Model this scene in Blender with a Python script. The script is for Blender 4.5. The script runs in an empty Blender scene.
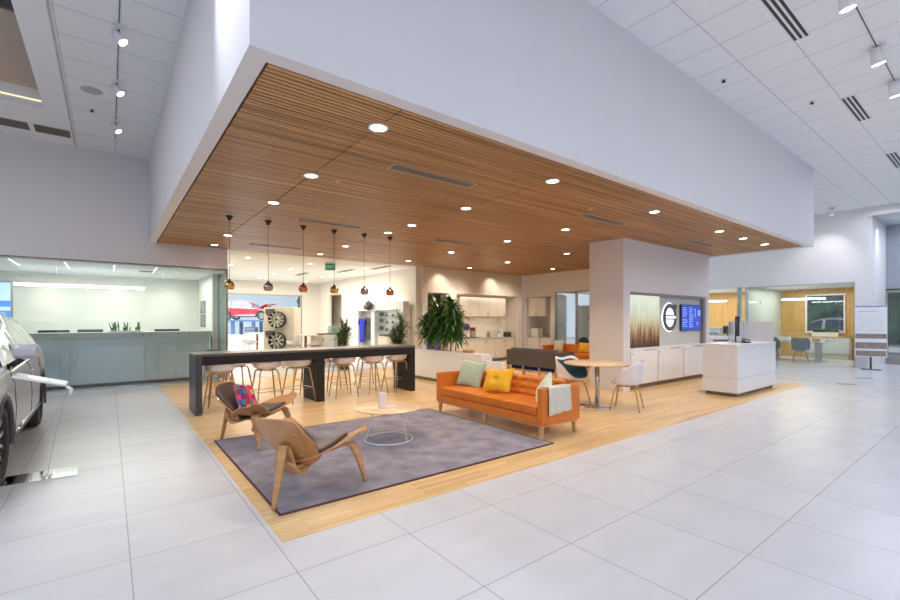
import bpy, bmesh, math, random
from mathutils import Vector, Matrix
random.seed(7)
PI = math.pi
col = bpy.context.scene.collection
sc = bpy.context.scene

# ------------------------------------------------------------------ camera, world, light, exposure
TH = math.atan2(570.0, 441.0)            # heading: +X runs to the right-hand vanishing point, +Y to the left-hand one
cam_d = bpy.data.cameras.new('camera')
cam = bpy.data.objects.new('camera', cam_d)
col.objects.link(cam)
cam.location = (0, 0, 1.55)
cam.rotation_euler = (PI/2, 0, TH - PI/2)
cam_d.sensor_width = 36.0
cam_d.lens = 441.0/900*36
cam_d.shift_y = 20.5/900
cam_d.clip_start = 0.05
cam_d.clip_end = 300
sc.camera = cam
sc.view_settings.view_transform = 'Standard'
sc.view_settings.look = 'None'
sc.view_settings.gamma = 1
sc.view_settings.exposure = 0.12
sc.view_settings.use_curve_mapping = False

w = bpy.data.worlds.new('world')
sc.world = w
w.use_nodes = True
wn = w.node_tree
bg = wn.nodes['Background']
tc = wn.nodes.new('ShaderNodeTexCoord')
sp = wn.nodes.new('ShaderNodeSeparateXYZ')
rp = wn.nodes.new('ShaderNodeValToRGB')
wn.links.new(tc.outputs['Generated'], sp.inputs[0])
wn.links.new(sp.outputs['Z'], rp.inputs[0])
rp.color_ramp.elements[0].position = 0.0
rp.color_ramp.elements[0].color = (0.46, 0.50, 0.60, 1)
rp.color_ramp.elements[1].position = 0.25
rp.color_ramp.elements[1].color = (0.76, 0.82, 1.0, 1)
wn.links.new(rp.outputs[0], bg.inputs[0])
bg.inputs[1].default_value = 0.82

def light(kind, name, loc, power, color=(1, 1, 1), size=0.1, target=None, spot=None, blend=0.5, size_y=None):
    d = bpy.data.lights.new(name, kind)
    d.energy = power
    d.color = color
    if kind == 'AREA':
        d.size = size
        if size_y:
            d.shape = 'RECTANGLE'; d.size_y = size_y
    else:
        d.shadow_soft_size = size
    if kind == 'SPOT':
        d.spot_size = math.radians(spot or 100)
        d.spot_blend = blend
    o = bpy.data.objects.new(name, d)
    col.objects.link(o)
    o.location = loc
    if target is not None:
        o.rotation_euler = (Vector(target) - Vector(loc)).to_track_quat('-Z', 'Y').to_euler()
    return o

WARM = (1.0, 0.84, 0.66)
COOL = (0.84, 0.88, 1.0)
# broad fill lamps added to brighten the showroom halls, with no fittings behind them
light('AREA', 'hall_fill_light', (5, -4.5, 5.1), 520, COOL, 12, size_y=4.0)
light('AREA', 'hall_fill_light', (17.0, 0.0, 5.1), 190, COOL, 4.5, size_y=6)
light('AREA', 'hall_fill_light', (-3.4, 5, 5.1), 230, COOL, 3, size_y=8)
light('AREA', 'hall_fill_light', (16.0, 8.5, 5.1), 45, COOL, 3.5, size_y=6)
# rooms behind
light('AREA', 'lounge_light', (5.0, 16.8, 3.25), 330, (1.0, 0.89, 0.72), 5, size_y=7)
light('AREA', 'service_bay_light', (9, 34, 7.5), 6800, (0.9, 0.96, 1.0), 16, size_y=16)
light('AREA', 'glass_office_light', (0, 14.0, 2.72), 80, (1.0, 0.99, 0.93), 4, size_y=2)
light('AREA', 'office_light', (21.5, 5.2, 2.8), 60, (1.0, 0.93, 0.8), 3, size_y=2)
light('AREA', 'office_light', (21.5, 9.0, 2.8), 80, (1.0, 0.93, 0.8), 3, size_y=3)
light('AREA', 'kitchen_fill_light', (11.2, 12.47, 2.42), 2.5, (1.0, 0.92, 0.8), 2.6, size_y=0.1)  # fill lamp added to lift the cabinet fronts, not a real fitting
light('AREA', 'office_light', (15.5, 9.0, 2.8), 20, (0.95, 1.0, 0.95), 2, size_y=3)
light('AREA', 'entrance_light', (21, 1.2, 4.8), 40, (0.8, 0.9, 1.0), 1.5, size_y=2)

# ------------------------------------------------------------------ materials
MATS = {}
def mat(name, color, rough=0.5, metal=0.0, emit=None, strength=0.0, var=0.04, scale=6.0, bump=0.0, bscale=60.0, spec=0.5, coat=0.0, sheen=0.0):
    if name in MATS:
        return MATS[name]
    m = bpy.data.materials.new(name)
    m.use_nodes = True
    nt = m.node_tree
    b = nt.nodes['Principled BSDF']
    b.inputs['Roughness'].default_value = rough
    b.inputs['Metallic'].default_value = metal
    b.inputs['Specular IOR Level'].default_value = spec
    b.inputs['Coat Weight'].default_value = coat
    b.inputs['Sheen Weight'].default_value = sheen
    t = nt.nodes.new('ShaderNodeTexCoord')
    n = nt.nodes.new('ShaderNodeTexNoise')
    n.inputs['Scale'].default_value = scale
    n.inputs['Detail'].default_value = 4
    nt.links.new(t.outputs['Object'], n.inputs['Vector'])
    r = nt.nodes.new('ShaderNodeValToRGB')
    r.color_ramp.elements[0].position = 0.3
    r.color_ramp.elements[1].position = 0.7
    r.color_ramp.elements[0].color = tuple(max(0, c*(1-var)) for c in color) + (1,)
    r.color_ramp.elements[1].color = tuple(min(1, c*(1+var)) for c in color) + (1,)
    nt.links.new(n.outputs['Fac'], r.inputs[0])
    nt.links.new(r.outputs[0], b.inputs['Base Color'])
    if emit:
        b.inputs['Emission Color'].default_value = tuple(emit) + (1,)
        b.inputs['Emission Strength'].default_value = strength
    if bump:
        n2 = nt.nodes.new('ShaderNodeTexNoise')
        n2.inputs['Scale'].default_value = bscale
        nt.links.new(t.outputs['Object'], n2.inputs['Vector'])
        bp = nt.nodes.new('ShaderNodeBump')
        bp.inputs['Strength'].default_value = bump
        bp.inputs['Distance'].default_value = 0.01
        nt.links.new(n2.outputs['Fac'], bp.inputs['Height'])
        nt.links.new(bp.outputs[0], b.inputs['Normal'])
    MATS[name] = m
    return m

def wood(name, c1, c2, rough=0.4, sc3=(1.2, 18, 18), coat=0.0, detail=5):
    m = bpy.data.materials.new(name)
    m.use_nodes = True
    nt = m.node_tree
    b = nt.nodes['Principled BSDF']
    b.inputs['Roughness'].default_value = rough
    b.inputs['Coat Weight'].default_value = coat
    t = nt.nodes.new('ShaderNodeTexCoord')
    mp = nt.nodes.new('ShaderNodeMapping')
    mp.inputs['Scale'].default_value = sc3
    n = nt.nodes.new('ShaderNodeTexNoise')
    n.inputs['Scale'].default_value = 1.0
    n.inputs['Detail'].default_value = detail
    nt.links.new(t.outputs['Object'], mp.inputs['Vector'])
    nt.links.new(mp.outputs[0], n.inputs['Vector'])
    r = nt.nodes.new('ShaderNodeValToRGB')
    r.color_ramp.elements[0].position = 0.32
    r.color_ramp.elements[1].position = 0.68
    r.color_ramp.elements[0].color = c1 + (1,)
    r.color_ramp.elements[1].color = c2 + (1,)
    nt.links.new(n.outputs['Fac'], r.inputs[0])
    nt.links.new(r.outputs[0], b.inputs['Base Color'])
    MATS[name] = m
    return m

def bricks(name, c1, c2, cm, bw, bh, mortar, offset, loc, rough, freq=2, bump=0.1, rot=0.0, noise_amt=0.0, coat=0.0):
    m = bpy.data.materials.new(name)
    m.use_nodes = True
    nt = m.node_tree
    b = nt.nodes['Principled BSDF']
    b.inputs['Roughness'].default_value = rough
    b.inputs['Coat Weight'].default_value = coat
    t = nt.nodes.new('ShaderNodeTexCoord')
    mp = nt.nodes.new('ShaderNodeMapping')
    mp.inputs['Location'].default_value = loc
    mp.inputs['Rotation'].default_value = (0, 0, rot)
    br = nt.nodes.new('ShaderNodeTexBrick')
    br.offset = offset
    br.offset_frequency = freq
    br.inputs['Scale'].default_value = 1
    br.inputs['Brick Width'].default_value = bw
    br.inputs['Row Height'].default_value = bh
    br.inputs['Mortar Size'].default_value = mortar
    br.inputs['Mortar Smooth'].default_value = 0.1
    br.inputs['Bias'].default_value = 0
    br.inputs['Color1'].default_value = c1 + (1,)
    br.inputs['Color2'].default_value = c2 + (1,)
    br.inputs['Mortar'].default_value = cm + (1,)
    nt.links.new(t.outputs['Object'], mp.inputs['Vector'])
    nt.links.new(mp.outputs[0], br.inputs['Vector'])
    out = br.outputs['Color']
    if noise_amt:
        n = nt.nodes.new('ShaderNodeTexNoise')
        n.inputs['Scale'].default_value = 1.0
        mp2 = nt.nodes.new('ShaderNodeMapping')
        mp2.inputs['Scale'].default_value = (2.0, 30, 1) if bw > bh*3 else (1.5, 4, 1)
        nt.links.new(t.outputs['Object'], mp2.inputs['Vector'])
        nt.links.new(mp2.outputs[0], n.inputs['Vector'])
        mx = nt.nodes.new('ShaderNodeMix')
        mx.data_type = 'RGBA'
        mx.blend_type = 'MULTIPLY'
        mx.inputs['Factor'].default_value = noise_amt
        nt.links.new(out, mx.inputs['A'])
        rr = nt.nodes.new('ShaderNodeValToRGB')
        rr.color_ramp.elements[0].color = (0.55, 0.55, 0.55, 1)
        rr.color_ramp.elements[0].position = 0.3
        rr.color_ramp.elements[1].position = 0.65
        nt.links.new(n.outputs['Fac'], rr.inputs[0])
        nt.links.new(rr.outputs[0], mx.inputs['B'])
        out = mx.outputs['Result']
    nt.links.new(out, b.inputs['Base Color'])
    if bump:
        bp = nt.nodes.new('ShaderNodeBump')
        bp.inputs['Strength'].default_value = bump
        bp.inputs['Distance'].default_value = 0.004
        bp.invert = True
        nt.links.new(br.outputs['Fac'], bp.inputs['Height'])
        nt.links.new(bp.outputs[0], b.inputs['Normal'])
    MATS[name] = m
    return m

def glass(name, tint=(0.93, 0.98, 0.96), refl=0.10, haze=0.0, diffuse=0.0):
    m = bpy.data.materials.new(name)
    m.use_nodes = True
    nt = m.node_tree
    for n in list(nt.nodes):
        nt.nodes.remove(n)
    out = nt.nodes.new('ShaderNodeOutputMaterial')
    tr = nt.nodes.new('ShaderNodeBsdfTransparent')
    tr.inputs[0].default_value = tint + (1,)
    gl = nt.nodes.new('ShaderNodeBsdfGlossy')
    gl.inputs['Roughness'].default_value = 0.02
    fr = nt.nodes.new('ShaderNodeFresnel')
    fr.inputs[0].default_value = 1.35
    ad = nt.nodes.new('ShaderNodeMath')
    ad.operation = 'MULTIPLY_ADD'
    ad.inputs[1].default_value = 0.9
    ad.inputs[2].default_value = haze
    nt.links.new(fr.outputs[0], ad.inputs[0])
    if diffuse:
        df = nt.nodes.new('ShaderNodeBsdfDiffuse'); df.inputs[0].default_value = (0.55, 0.80, 0.74, 1)
        m2 = nt.nodes.new('ShaderNodeMixShader'); m2.inputs[0].default_value = diffuse
        nt.links.new(tr.outputs[0], m2.inputs[1]); nt.links.new(df.outputs[0], m2.inputs[2]); tr = m2
    mx = nt.nodes.new('ShaderNodeMixShader')
    nt.links.new(ad.outputs[0], mx.inputs[0])
    nt.links.new(tr.outputs[0], mx.inputs[1])
    nt.links.new(gl.outputs[0], mx.inputs[2])
    nt.links.new(mx.outputs[0], out.inputs[0])
    MATS[name] = m
    return m

wall_m = mat('wall_paint', (0.76, 0.75, 0.76), 0.75, var=0.012, scale=1.5)
warmwall = mat('cream_wall', (0.80, 0.755, 0.68), 0.75, var=0.012, scale=1.5)
white_m = mat('white_laminate', (0.82, 0.81, 0.80), 0.25, var=0.01)
gloss_w = mat('white_gloss', (0.85, 0.85, 0.86), 0.15, var=0.01)
plas_w = mat('white_plastic', (0.86, 0.83, 0.82), 0.35, var=0.02)
drywall = mat('smooth_ceiling', (0.85, 0.87, 0.89), 0.8, var=0.01, scale=1)
tile_m = bricks('floor_tile', (0.675, 0.69, 0.715), (0.64, 0.655, 0.68), (0.38, 0.39, 0.41), 0.81, 0.81, 0.0035, 0.0, (-0.11, -1.10, 0), 0.26, bump=0.25, noise_amt=0.13)
ceil_m = bricks('ceiling_tile', (0.86, 0.87, 0.89), (0.85, 0.86, 0.88), (0.62, 0.63, 0.66), 0.632, 0.632, 0.009, 0.0, (-0.11, -2.45, 0), 0.9, bump=0.4)
oakfloor = bricks('strip_floor', (0.86, 0.62, 0.33), (0.70, 0.45, 0.20), (0.50, 0.31, 0.14), 0.75, 0.055, 0.0012, 0.42, (0, 0, 0), 0.28, freq=2, bump=0.05, noise_amt=0.25)
slat_m = wood('cedar_slat', (0.25, 0.118, 0.043), (0.62, 0.345, 0.15), 0.42, (0.30, 15.0, 3.0))
oak = wood('oak', (0.55, 0.31, 0.135), (0.66, 0.40, 0.19), 0.38, (3, 3, 22))
oak_l = wood('light_oak', (0.64, 0.42, 0.21), (0.76, 0.53, 0.29), 0.38, (3, 3, 14))
oak_top = wood('pale_oak_top', (0.72, 0.52, 0.30), (0.82, 0.62, 0.39), 0.3, (2, 22, 22))
veneer = wood('chair_veneer', (0.47, 0.225, 0.085), (0.60, 0.315, 0.13), 0.34, (3, 20, 3), coat=0.2)
veneer2 = wood('chair_leg_veneer', (0.52, 0.27, 0.11), (0.64, 0.36, 0.16), 0.34, (3, 3, 18), coat=0.2)
wallwood = wood('wall_veneer', (0.56, 0.335, 0.105), (0.68, 0.43, 0.16), 0.45, (14, 14, 0.8))
leather_b = mat('brown_leather', (0.085, 0.058, 0.05), 0.42, bump=0.15, bscale=150)
orange = mat('orange_leather', (0.66, 0.185, 0.018), 0.36, var=0.07, scale=5, bump=0.12, bscale=90)
darkoak = mat('dark_stain', (0.022, 0.019, 0.018), 0.45, spec=0.25, var=0.2, scale=9)
blackm = mat('black_matte', (0.02, 0.02, 0.022), 0.5)
dgrey = mat('dark_grey', (0.10, 0.10, 0.105), 0.5)
steel = mat('brushed_steel', (0.58, 0.57, 0.55), 0.28, 1.0)
chrome = mat('chrome', (0.80, 0.80, 0.80), 0.08, 1.0)
grey_al = mat('grey_aluminium', (0.36, 0.37, 0.38), 0.4, 0.6)
rug_m = mat('rug_pile', (0.225, 0.20, 0.245), 0.95, var=0.42, scale=4.2, bump=0.6, bscale=180, sheen=0.3)
rug_e = mat('rug_binding', (0.10, 0.045, 0.045), 0.9)
lamp_e = mat('lamp_emit', (1, 1, 1), 0.5, emit=(1.0, 0.93, 0.82), strength=14)
lamp_c = mat('lamp_emit_cool', (1, 1, 1), 0.5, emit=(0.95, 0.98, 1.0), strength=9)
dark_grille = mat('grille', (0.12, 0.10, 0.09), 0.6, var=0.3, scale=20)
vent_frame = mat('vent_frame', (0.42, 0.33, 0.27), 0.5)
glass_m = glass('clear_glass', (0.955, 0.98, 0.97), haze=0.03)
glass_c = glass('clean_glass', (0.96, 0.985, 0.98))
glass_edge = mat('glass_edge_green', (0.33, 0.52, 0.46), 0.2)
copper = mat('copper_mirror', (0.72, 0.24, 0.12), 0.1, 1.0)
gold = mat('gold_mirror', (0.72, 0.47, 0.16), 0.1, 1.0)
smoke = mat('silver_mirror', (0.46, 0.42, 0.40), 0.1, 1.0)
leaf_m = mat('leaf_green', (0.07, 0.19, 0.045), 0.35, var=0.6, scale=14)
leaf_d = mat('leaf_olive', (0.12, 0.17, 0.07), 0.45, var=0.6, scale=14)
bark = mat('bark', (0.22, 0.14, 0.08), 0.8, var=0.3, scale=20)
teal = mat('teal_fabric', (0.025, 0.10, 0.15), 0.8, bump=0.2)
blueseat = mat('blue_fabric', (0.02, 0.055, 0.33), 0.8, bump=0.2)
taupe = mat('taupe_fabric', (0.115, 0.098, 0.085), 0.85, bump=0.2)
greyfab = mat('blue_grey_fabric', (0.18, 0.24, 0.28), 0.8, bump=0.2)
plinth_m = mat('brown_plinth', (0.20, 0.13, 0.09), 0.5)

# ------------------------------------------------------------------ mesh helpers
class MB:
    def __init__(s):
        s.v = []; s.f = []; s.sm = []
    def add(s, vs, fs, smooth=False, T=None):
        n = len(s.v)
        for p in vs:
            s.v.append(tuple(T @ Vector(p)) if T is not None else tuple(p))
        for f in fs:
            s.f.append([i+n for i in f]); s.sm.append(smooth)
        return s
    def box(s, x0, y0, z0, x1, y1, z1, T=None):
        vs = [(x0,y0,z0),(x1,y0,z0),(x1,y1,z0),(x0,y1,z0),(x0,y0,z1),(x1,y0,z1),(x1,y1,z1),(x0,y1,z1)]
        return s.add(vs, [(0,3,2,1),(4,5,6,7),(0,1,5,4),(1,2,6,5),(2,3,7,6),(3,0,4,7)], False, T)
    def cyl(s, p0, p1, r0, r1=None, n=12, cap=True, smooth=True):
        r1 = r0 if r1 is None else r1
        p0 = Vector(p0); p1 = Vector(p1)
        d = (p1-p0).normalized()
        a = d.orthogonal().normalized(); b = d.cross(a)
        vs = []
        for p, r in ((p0, r0), (p1, r1)):
            for i in range(n):
                t = 2*PI*i/n
                vs.append(p + a*r*math.cos(t) + b*r*math.sin(t))
        fs = [(i, (i+1) % n, n+(i+1) % n, n+i) for i in range(n)]
        s.add(vs, fs, smooth)
        if cap:
            s.add(vs, [list(range(n))[::-1], list(range(n, 2*n))], False)
        return s
    def tube(s, pts, r, n=8, closed=False, rs=None):
        pts = [Vector(p) for p in pts]
        m = len(pts)
        vs = []; prev = None
        for i, p in enumerate(pts):
            if closed:
                d = pts[(i+1) % m] - pts[i-1]
            else:
                d = pts[min(i+1, m-1)] - pts[max(i-1, 0)]
            d.normalize()
            a = d.orthogonal().normalized() if prev is None else (prev - d*prev.dot(d)).normalized()
            prev = a
            b = d.cross(a)
            rr = rs[i] if rs else r
            for k in range(n):
                t = 2*PI*k/n
                vs.append(p + a*rr*math.cos(t) + b*rr*math.sin(t))
        fs = []
        for i in range(m if closed else m-1):
            j = (i+1) % m
            for k in range(n):
                fs.append((i*n+k, i*n+(k+1) % n, j*n+(k+1) % n, j*n+k))
        if not closed:
            fs.append(list(range(n))[::-1]); fs.append([(m-1)*n+k for k in range(n)])
        return s.add(vs, fs, True)
    def lathe(s, prof, n=32, T=None, smooth=True):
        vs = []; fs = []
        for (r, z) in prof:
            for k in range(n):
                t = 2*PI*k/n
                vs.append((r*math.cos(t), r*math.sin(t), z))
        for i in range(len(prof)-1):
            for k in range(n):
                fs.append((i*n+k, i*n+(k+1) % n, (i+1)*n+(k+1) % n, (i+1)*n+k))
        return s.add(vs, fs, smooth, T)
    def disc(s, c, r, n=32, up=True, T=None):
        vs = [(c[0]+r*math.cos(2*PI*k/n), c[1]+r*math.sin(2*PI*k/n), c[2]) for k in range(n)]
        return s.add(vs, [list(range(n)) if up else list(range(n))[::-1]], False, T)
    def grid(s, P, thick=0.0, smooth=True, closed_u=False):
        """P[i][j] points; a sheet with real thickness when thick > 0"""
        ni, nj = len(P), len(P[0])
        P = [[Vector(p) for p in row] for row in P]
        vs = [p for row in P for p in row]
        q = lambda i, j: i*nj+j
        fs = [(q(i, j), q(i+1, j), q(i+1, j+1), q(i, j+1)) for i in range(ni-1) for j in range(nj-1)]
        if thick:
            N = []
            for i in range(ni):
                for j in range(nj):
                    du = P[min(i+1, ni-1)][j] - P[max(i-1, 0)][j]
                    dv = P[i][min(j+1, nj-1)] - P[i][max(j-1, 0)]
                    nn = du.cross(dv)
                    N.append(nn.normalized() if nn.length > 1e-9 else Vector((0, 0, 1)))
            o = ni*nj
            vs2 = [vs[k] - N[k]*thick for k in range(o)]
            fs += [(o+q(i, j), o+q(i, j+1), o+q(i+1, j+1), o+q(i+1, j)) for i in range(ni-1) for j in range(nj-1)]
            for i in range(ni-1):
                fs.append((q(i, 0), o+q(i, 0), o+q(i+1, 0), q(i+1, 0)))
                fs.append((q(i, nj-1), q(i+1, nj-1), o+q(i+1, nj-1), o+q(i, nj-1)))
            for j in range(nj-1):
                fs.append((q(0, j), q(0, j+1), o+q(0, j+1), o+q(0, j)))
                fs.append((q(ni-1, j), o+q(ni-1, j), o+q(ni-1, j+1), q(ni-1, j+1)))
            vs = vs + vs2
        return s.add(vs, fs, smooth)
    def ell(s, c, r, n=16, m=10, T=None):
        vs = []; fs = []
        for i in range(m+1):
            ph = PI*i/m
            for k in range(n):
                t = 2*PI*k/n
                vs.append((c[0]+r[0]*math.sin(ph)*math.cos(t), c[1]+r[1]*math.sin(ph)*math.sin(t), c[2]-r[2]*math.cos(ph)))
        for i in range(m):
            for k in range(n):
                fs.append((i*n+k, i*n+(k+1) % n, (i+1)*n+(k+1) % n, (i+1)*n+k))
        return s.add(vs, fs, True, T)
    def build(s, name, m, parent=None, bevel=0.0, seg=2, loc=None, rot=None, kind=None, subsurf=0):
        me = bpy.data.meshes.new(name)
        me.from_pydata(s.v, [], s.f)
        bm = bmesh.new(); bm.from_mesh(me)
        bmesh.ops.remove_doubles(bm, verts=bm.verts, dist=1e-6)
        bmesh.ops.recalc_face_normals(bm, faces=bm.faces)
        bm.to_mesh(me); bm.free()
        if len(me.polygons) == len(s.sm):
            for p, q in zip(me.polygons, s.sm):
                p.use_smooth = q
        else:
            for p in me.polygons:
                p.use_smooth = any(s.sm)
        me.materials.append(m)
        o = bpy.data.objects.new(name, me)
        col.objects.link(o)
        if parent:
            o.parent = parent
        if loc: o.location = loc
        if rot: o.rotation_euler = rot
        if bevel:
            b = o.modifiers.new('bevel', 'BEVEL')
            b.width = bevel; b.segments = seg; b.limit_method = 'ANGLE'; b.angle_limit = math.radians(40)
        if subsurf:
            b = o.modifiers.new('subsurf', 'SUBSURF')
            b.levels = subsurf; b.render_levels = subsurf
        if kind: o['kind'] = kind
        return o

def tag(o, label, cat, group=None, kind=None):
    o['label'] = label; o['category'] = cat
    if group: o['group'] = group
    if kind: o['kind'] = kind
    return o
def thing(name, label, cat, loc=(0, 0, 0), rz=0, group=None):
    o = bpy.data.objects.new(name, None)
    o.empty_display_size = 0.1
    col.objects.link(o)
    o.location = loc; o.rotation_euler = (0, 0, rz)
    return tag(o, label, cat, group)
def dup(root, loc, rz, label, group=None):
    r = root.copy(); col.objects.link(r)
    r.location = loc; r.rotation_euler = (0, 0, rz)
    r['label'] = label
    if group: r['group'] = group
    for ch in list(root.children):
        c = ch.copy(); col.objects.link(c); c.parent = r
        for g in list(ch.children):
            d = g.copy(); col.objects.link(d); d.parent = c
    return r
def struct(name, mb, m, parent=None, **k):
    o = mb.build(name, m, parent, **k)
    if not parent: o['kind'] = 'structure'
    return o
def text_mesh(name, body, size, m, parent, loc, rot, extrude=0.002, align='CENTER'):
    cu = bpy.data.curves.new(name, 'FONT')
    cu.body = body; cu.size = size; cu.extrude = extrude
    cu.align_x = align; cu.align_y = 'CENTER'
    t = bpy.data.objects.new(name, cu)
    me = bpy.data.meshes.new_from_object(t)
    bpy.data.objects.remove(t)
    me.name = name
    me.materials.clear(); me.materials.append(m)
    o = bpy.data.objects.new(name, me)
    col.objects.link(o)
    o.location = loc; o.rotation_euler = rot
    if parent: o.parent = parent
    return o
def lerp(a, b, t): return a+(b-a)*t
def interp(tab, x):
    if x <= tab[0][0]: return tab[0][1]
    for (a, fa), (b, fb) in zip(tab, tab[1:]):
        if x <= b: return lerp(fa, fb, (x-a)/(b-a))
    return tab[-1][1]
ORD = ['first', 'second', 'third', 'fourth', 'fifth', 'sixth', 'seventh', 'eighth']

H = 5.23     # hall ceiling
CZ = 3.34    # wood ceiling
# ================================================================== STRUCTURE
struct('floor', MB().box(-9, -9, -0.2, 30, 60, 0), tile_m)
struct('wood_floor', MB().box(0.96, 3.15, -0.05, 13.36, 12.62, 0.004), oakfloor)
# hall ceiling
struct('ceiling', MB().box(-0.55, -9, H, 19.6, 3.05, H+0.2).box(-0.55, 3.05, H, 0.72, 12.2, H+0.2)
       .box(13.47, 3.05, H, 19.6, 13, H+0.2), ceil_m)
c = MB()
c.box(-0.89, -9, H, -0.55, 12.2, H+0.3).box(-9, 10.35, H, -0.89, 12.2, H+0.3).box(-9, -9, H, -0.89, 2.5, H+0.3).box(-9, 2.5, H, -5.5, 10.35, H+0.3)
struct('ceiling_smooth_strip', c, drywall)
c = MB()
c.box(-5.5, 2.5, H+0.3, -0.89, 10.35, H+0.4)
struct('ceiling_coffer', c, mat('beige_coffer', (0.52, 0.43, 0.36), 0.8))
struct('trim_1', MB().box(-5.4, 10.335, H+0.10, -0.92, 10.349, H+0.115), mat('cove_strip', (1, 1, 1), 0.5, emit=(1.0, 0.72, 0.30), strength=1.2), bevel=0.003)
struct('trim_2', MB().box(-5.5, 7.62, H+0.16, -0.89, 7.68, H+0.3), dgrey, bevel=0.01)
struct('ceiling_reveal', MB().box(-0.575, -9, H-0.006, -0.545, 12.2, H+0.01), mat('reveal_grey', (0.5, 0.5, 0.52), 0.6))
# bulkhead over the lounge (four fascias) with its white soffit border
c = MB()
c.box(0.72, 3.05, CZ-0.004, 13.47, 3.15, H+0.15)
c.box(0.72, 3.15, CZ-0.004, 0.82, 12.25, H+0.15)
c.box(13.37, 3.15, CZ-0.004, 13.47, 12.25, H+0.15)
c.box(0.82, 3.15, CZ-0.004, 13.37, 3.19, CZ+0.12).box(0.82, 3.19, CZ-0.004, 0.86, 12.2, CZ+0.12).box(13.30, 3.19, CZ-0.004, 13.37, 12.2, CZ+0.12)
struct('ceiling_bulkhead', c, wall_m)
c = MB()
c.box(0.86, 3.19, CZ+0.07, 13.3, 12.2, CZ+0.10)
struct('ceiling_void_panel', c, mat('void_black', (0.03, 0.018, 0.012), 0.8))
seams = [0.875, 1.97, 4.49, 7.08, 9.66, 13.29]
c = MB()
pitch = 0.0545
n = int((12.18-3.2)/pitch)
for k in range(n):
    y = 3.215 + k*pitch
    for a, b in zip(seams, seams[1:]):
        c.box(a+0.007, y, CZ, b-0.007, y+0.039, CZ+0.05)
struct('ceiling_wood_slats', c, slat_m)
# wall at y = 12.2 left of the lounge, glass below
struct('wall_left_header', MB().box(-9, 12.2, 2.84, 2.36, 12.32, H+0.2), wall_m)
struct('wall_back', MB().box(8.3, 12.22, 2.50, 13.1, 12.36, CZ+0.1)
       .box(8.3, 12.22, 0, 8.5, 12.36, 2.5).box(9.39, 12.22, 0, 9.75, 12.36, 2.5).box(12.85, 12.22, 0, 13.1, 12.36, 2.5)
       .box(9.7, 12.36, 2.44, 12.9, 13.05, 2.54).box(9.7, 12.95, 0, 12.9, 13.05, 2.5).box(9.65, 12.36, 0, 9.75, 13.05, 2.5).box(12.85, 12.36, 0, 12.95, 13.05, 2.5)
       .box(2.36, 12.22, CZ+0.03, 8.3, 12.32, H+0.2), warmwall)
struct('wall_corridor', MB().box(8.32, 14.2, 0, 13.1, 14.3, 2.6).box(8.32, 12.36, 2.54, 13.1, 14.3, 2.64).box(13.0, 13.06, 0, 13.1, 14.2, 2.6), mat('corridor_brown', (0.30, 0.235, 0.17), 0.7))
struct('wall_right_lounge', MB().box(13.16, 12.09, 0, 13.3, 12.36, CZ+0.1).box(13.16, 10.83, 2.46, 13.3, 12.09, CZ+0.1)
       .box(13.16, 10.64, 0, 13.3, 10.83, CZ+0.1).box(13.16, 5.9, 2.60, 13.3, 10.64, CZ+0.1)
       .box(13.3, 10.83, 2.46, 14.0, 12.09, 2.56).box(13.95, 10.8, 0, 14.05, 12.1, 2.5).box(13.3, 12.09, 0, 14.0, 12.19, 2.5).box(13.3, 10.73, 0, 14.0, 10.83, 2.5), wall_m)
# room behind the glass at right of the lounge
struct('wall_meeting_room', MB().box(17.9, 7.7, 0, 18.0, 10.7, 2.9).box(13.3, 7.6, 0, 18.0, 7.7, 2.9).box(13.3, 10.64, 2.6, 18.0, 10.72, 2.9), mat('meeting_grey', (0.42, 0.42, 0.38), 0.7))
struct('ceiling_meeting_room', MB().box(13.3, 7.6, 2.85, 18.0, 10.7, 2.95), mat('meeting_ceiling', (0.6, 0.6, 0.56), 0.8))
struct('window_1', MB().box(13.2, 6.0, 0.02, 13.22, 9.68, 2.6).box(13.2, 9.70, 0.02, 13.22, 10.62, 2.6), glass_m)
struct('trim_3', MB().box(13.17, 10.58, 0, 13.26, 10.64, 2.6).box(13.17, 9.66, 0, 13.25, 9.72, 2.6).box(13.17, 6.1, 2.56, 13.25, 10.64, 2.60), grey_al)
# far right: offices behind glass, x = 19.5
struct('wall_right', MB().box(19.5, 3.34, 2.82, 19.62, 13, H+0.2).box(19.5, 3.02, 0, 19.62, 3.34, H).box(19.62, 2.94, 0, 22.0, 3.04, H), wall_m)
struct('wall_entrance', MB().box(22.0, -9, 2.85, 22.1, 3.04, 5.0).box(22.0, -9, 2.68, 22.04, 3.04, 2.85), mat('entrance_blue_grey', (0.33, 0.36, 0.42), 0.7))
struct('ceiling_entrance', MB().box(19.62, -9, 4.95, 24, 3.0, 5.05), mat('entrance_ceiling', (0.55, 0.60, 0.62), 0.8))
struct('trim_4', MB().box(19.5, -9, 4.95, 19.62, 3.02, H+0.2), wall_m)
struct('wall_partition', MB().box(19.62, 6.46, 0, 23.5, 6.56, 2.9), mat('partition_green_white', (0.62, 0.70, 0.68), 0.5))
struct('wall_office_back', MB().box(23.5, 3.9, 0, 23.6, 4.30, 2.9).box(23.5, 5.60, 0, 23.6, 13, 2.9).box(23.5, 4.30, 2.64, 23.6, 5.60, 2.9).box(23.5, 4.30, 0, 23.6, 5.60, 1.03)
       .box(23.0, 3.90, 0, 23.6, 4.0, 2.9), wallwood)
struct('ceiling_office', MB().box(19.62, 3.04, 2.88, 23.6, 13, 2.98), drywall)
wf = struct('window_2', MB().box(23.44, 4.30, 1.03, 23.52, 4.36, 2.64).box(23.44, 5.54, 1.03, 23.52, 5.60, 2.64).box(23.44, 4.36, 2.58, 23.52, 5.54, 2.64).box(23.44, 4.36, 1.03, 23.52, 5.54, 1.09), gloss_w, bevel=0.005)
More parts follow.
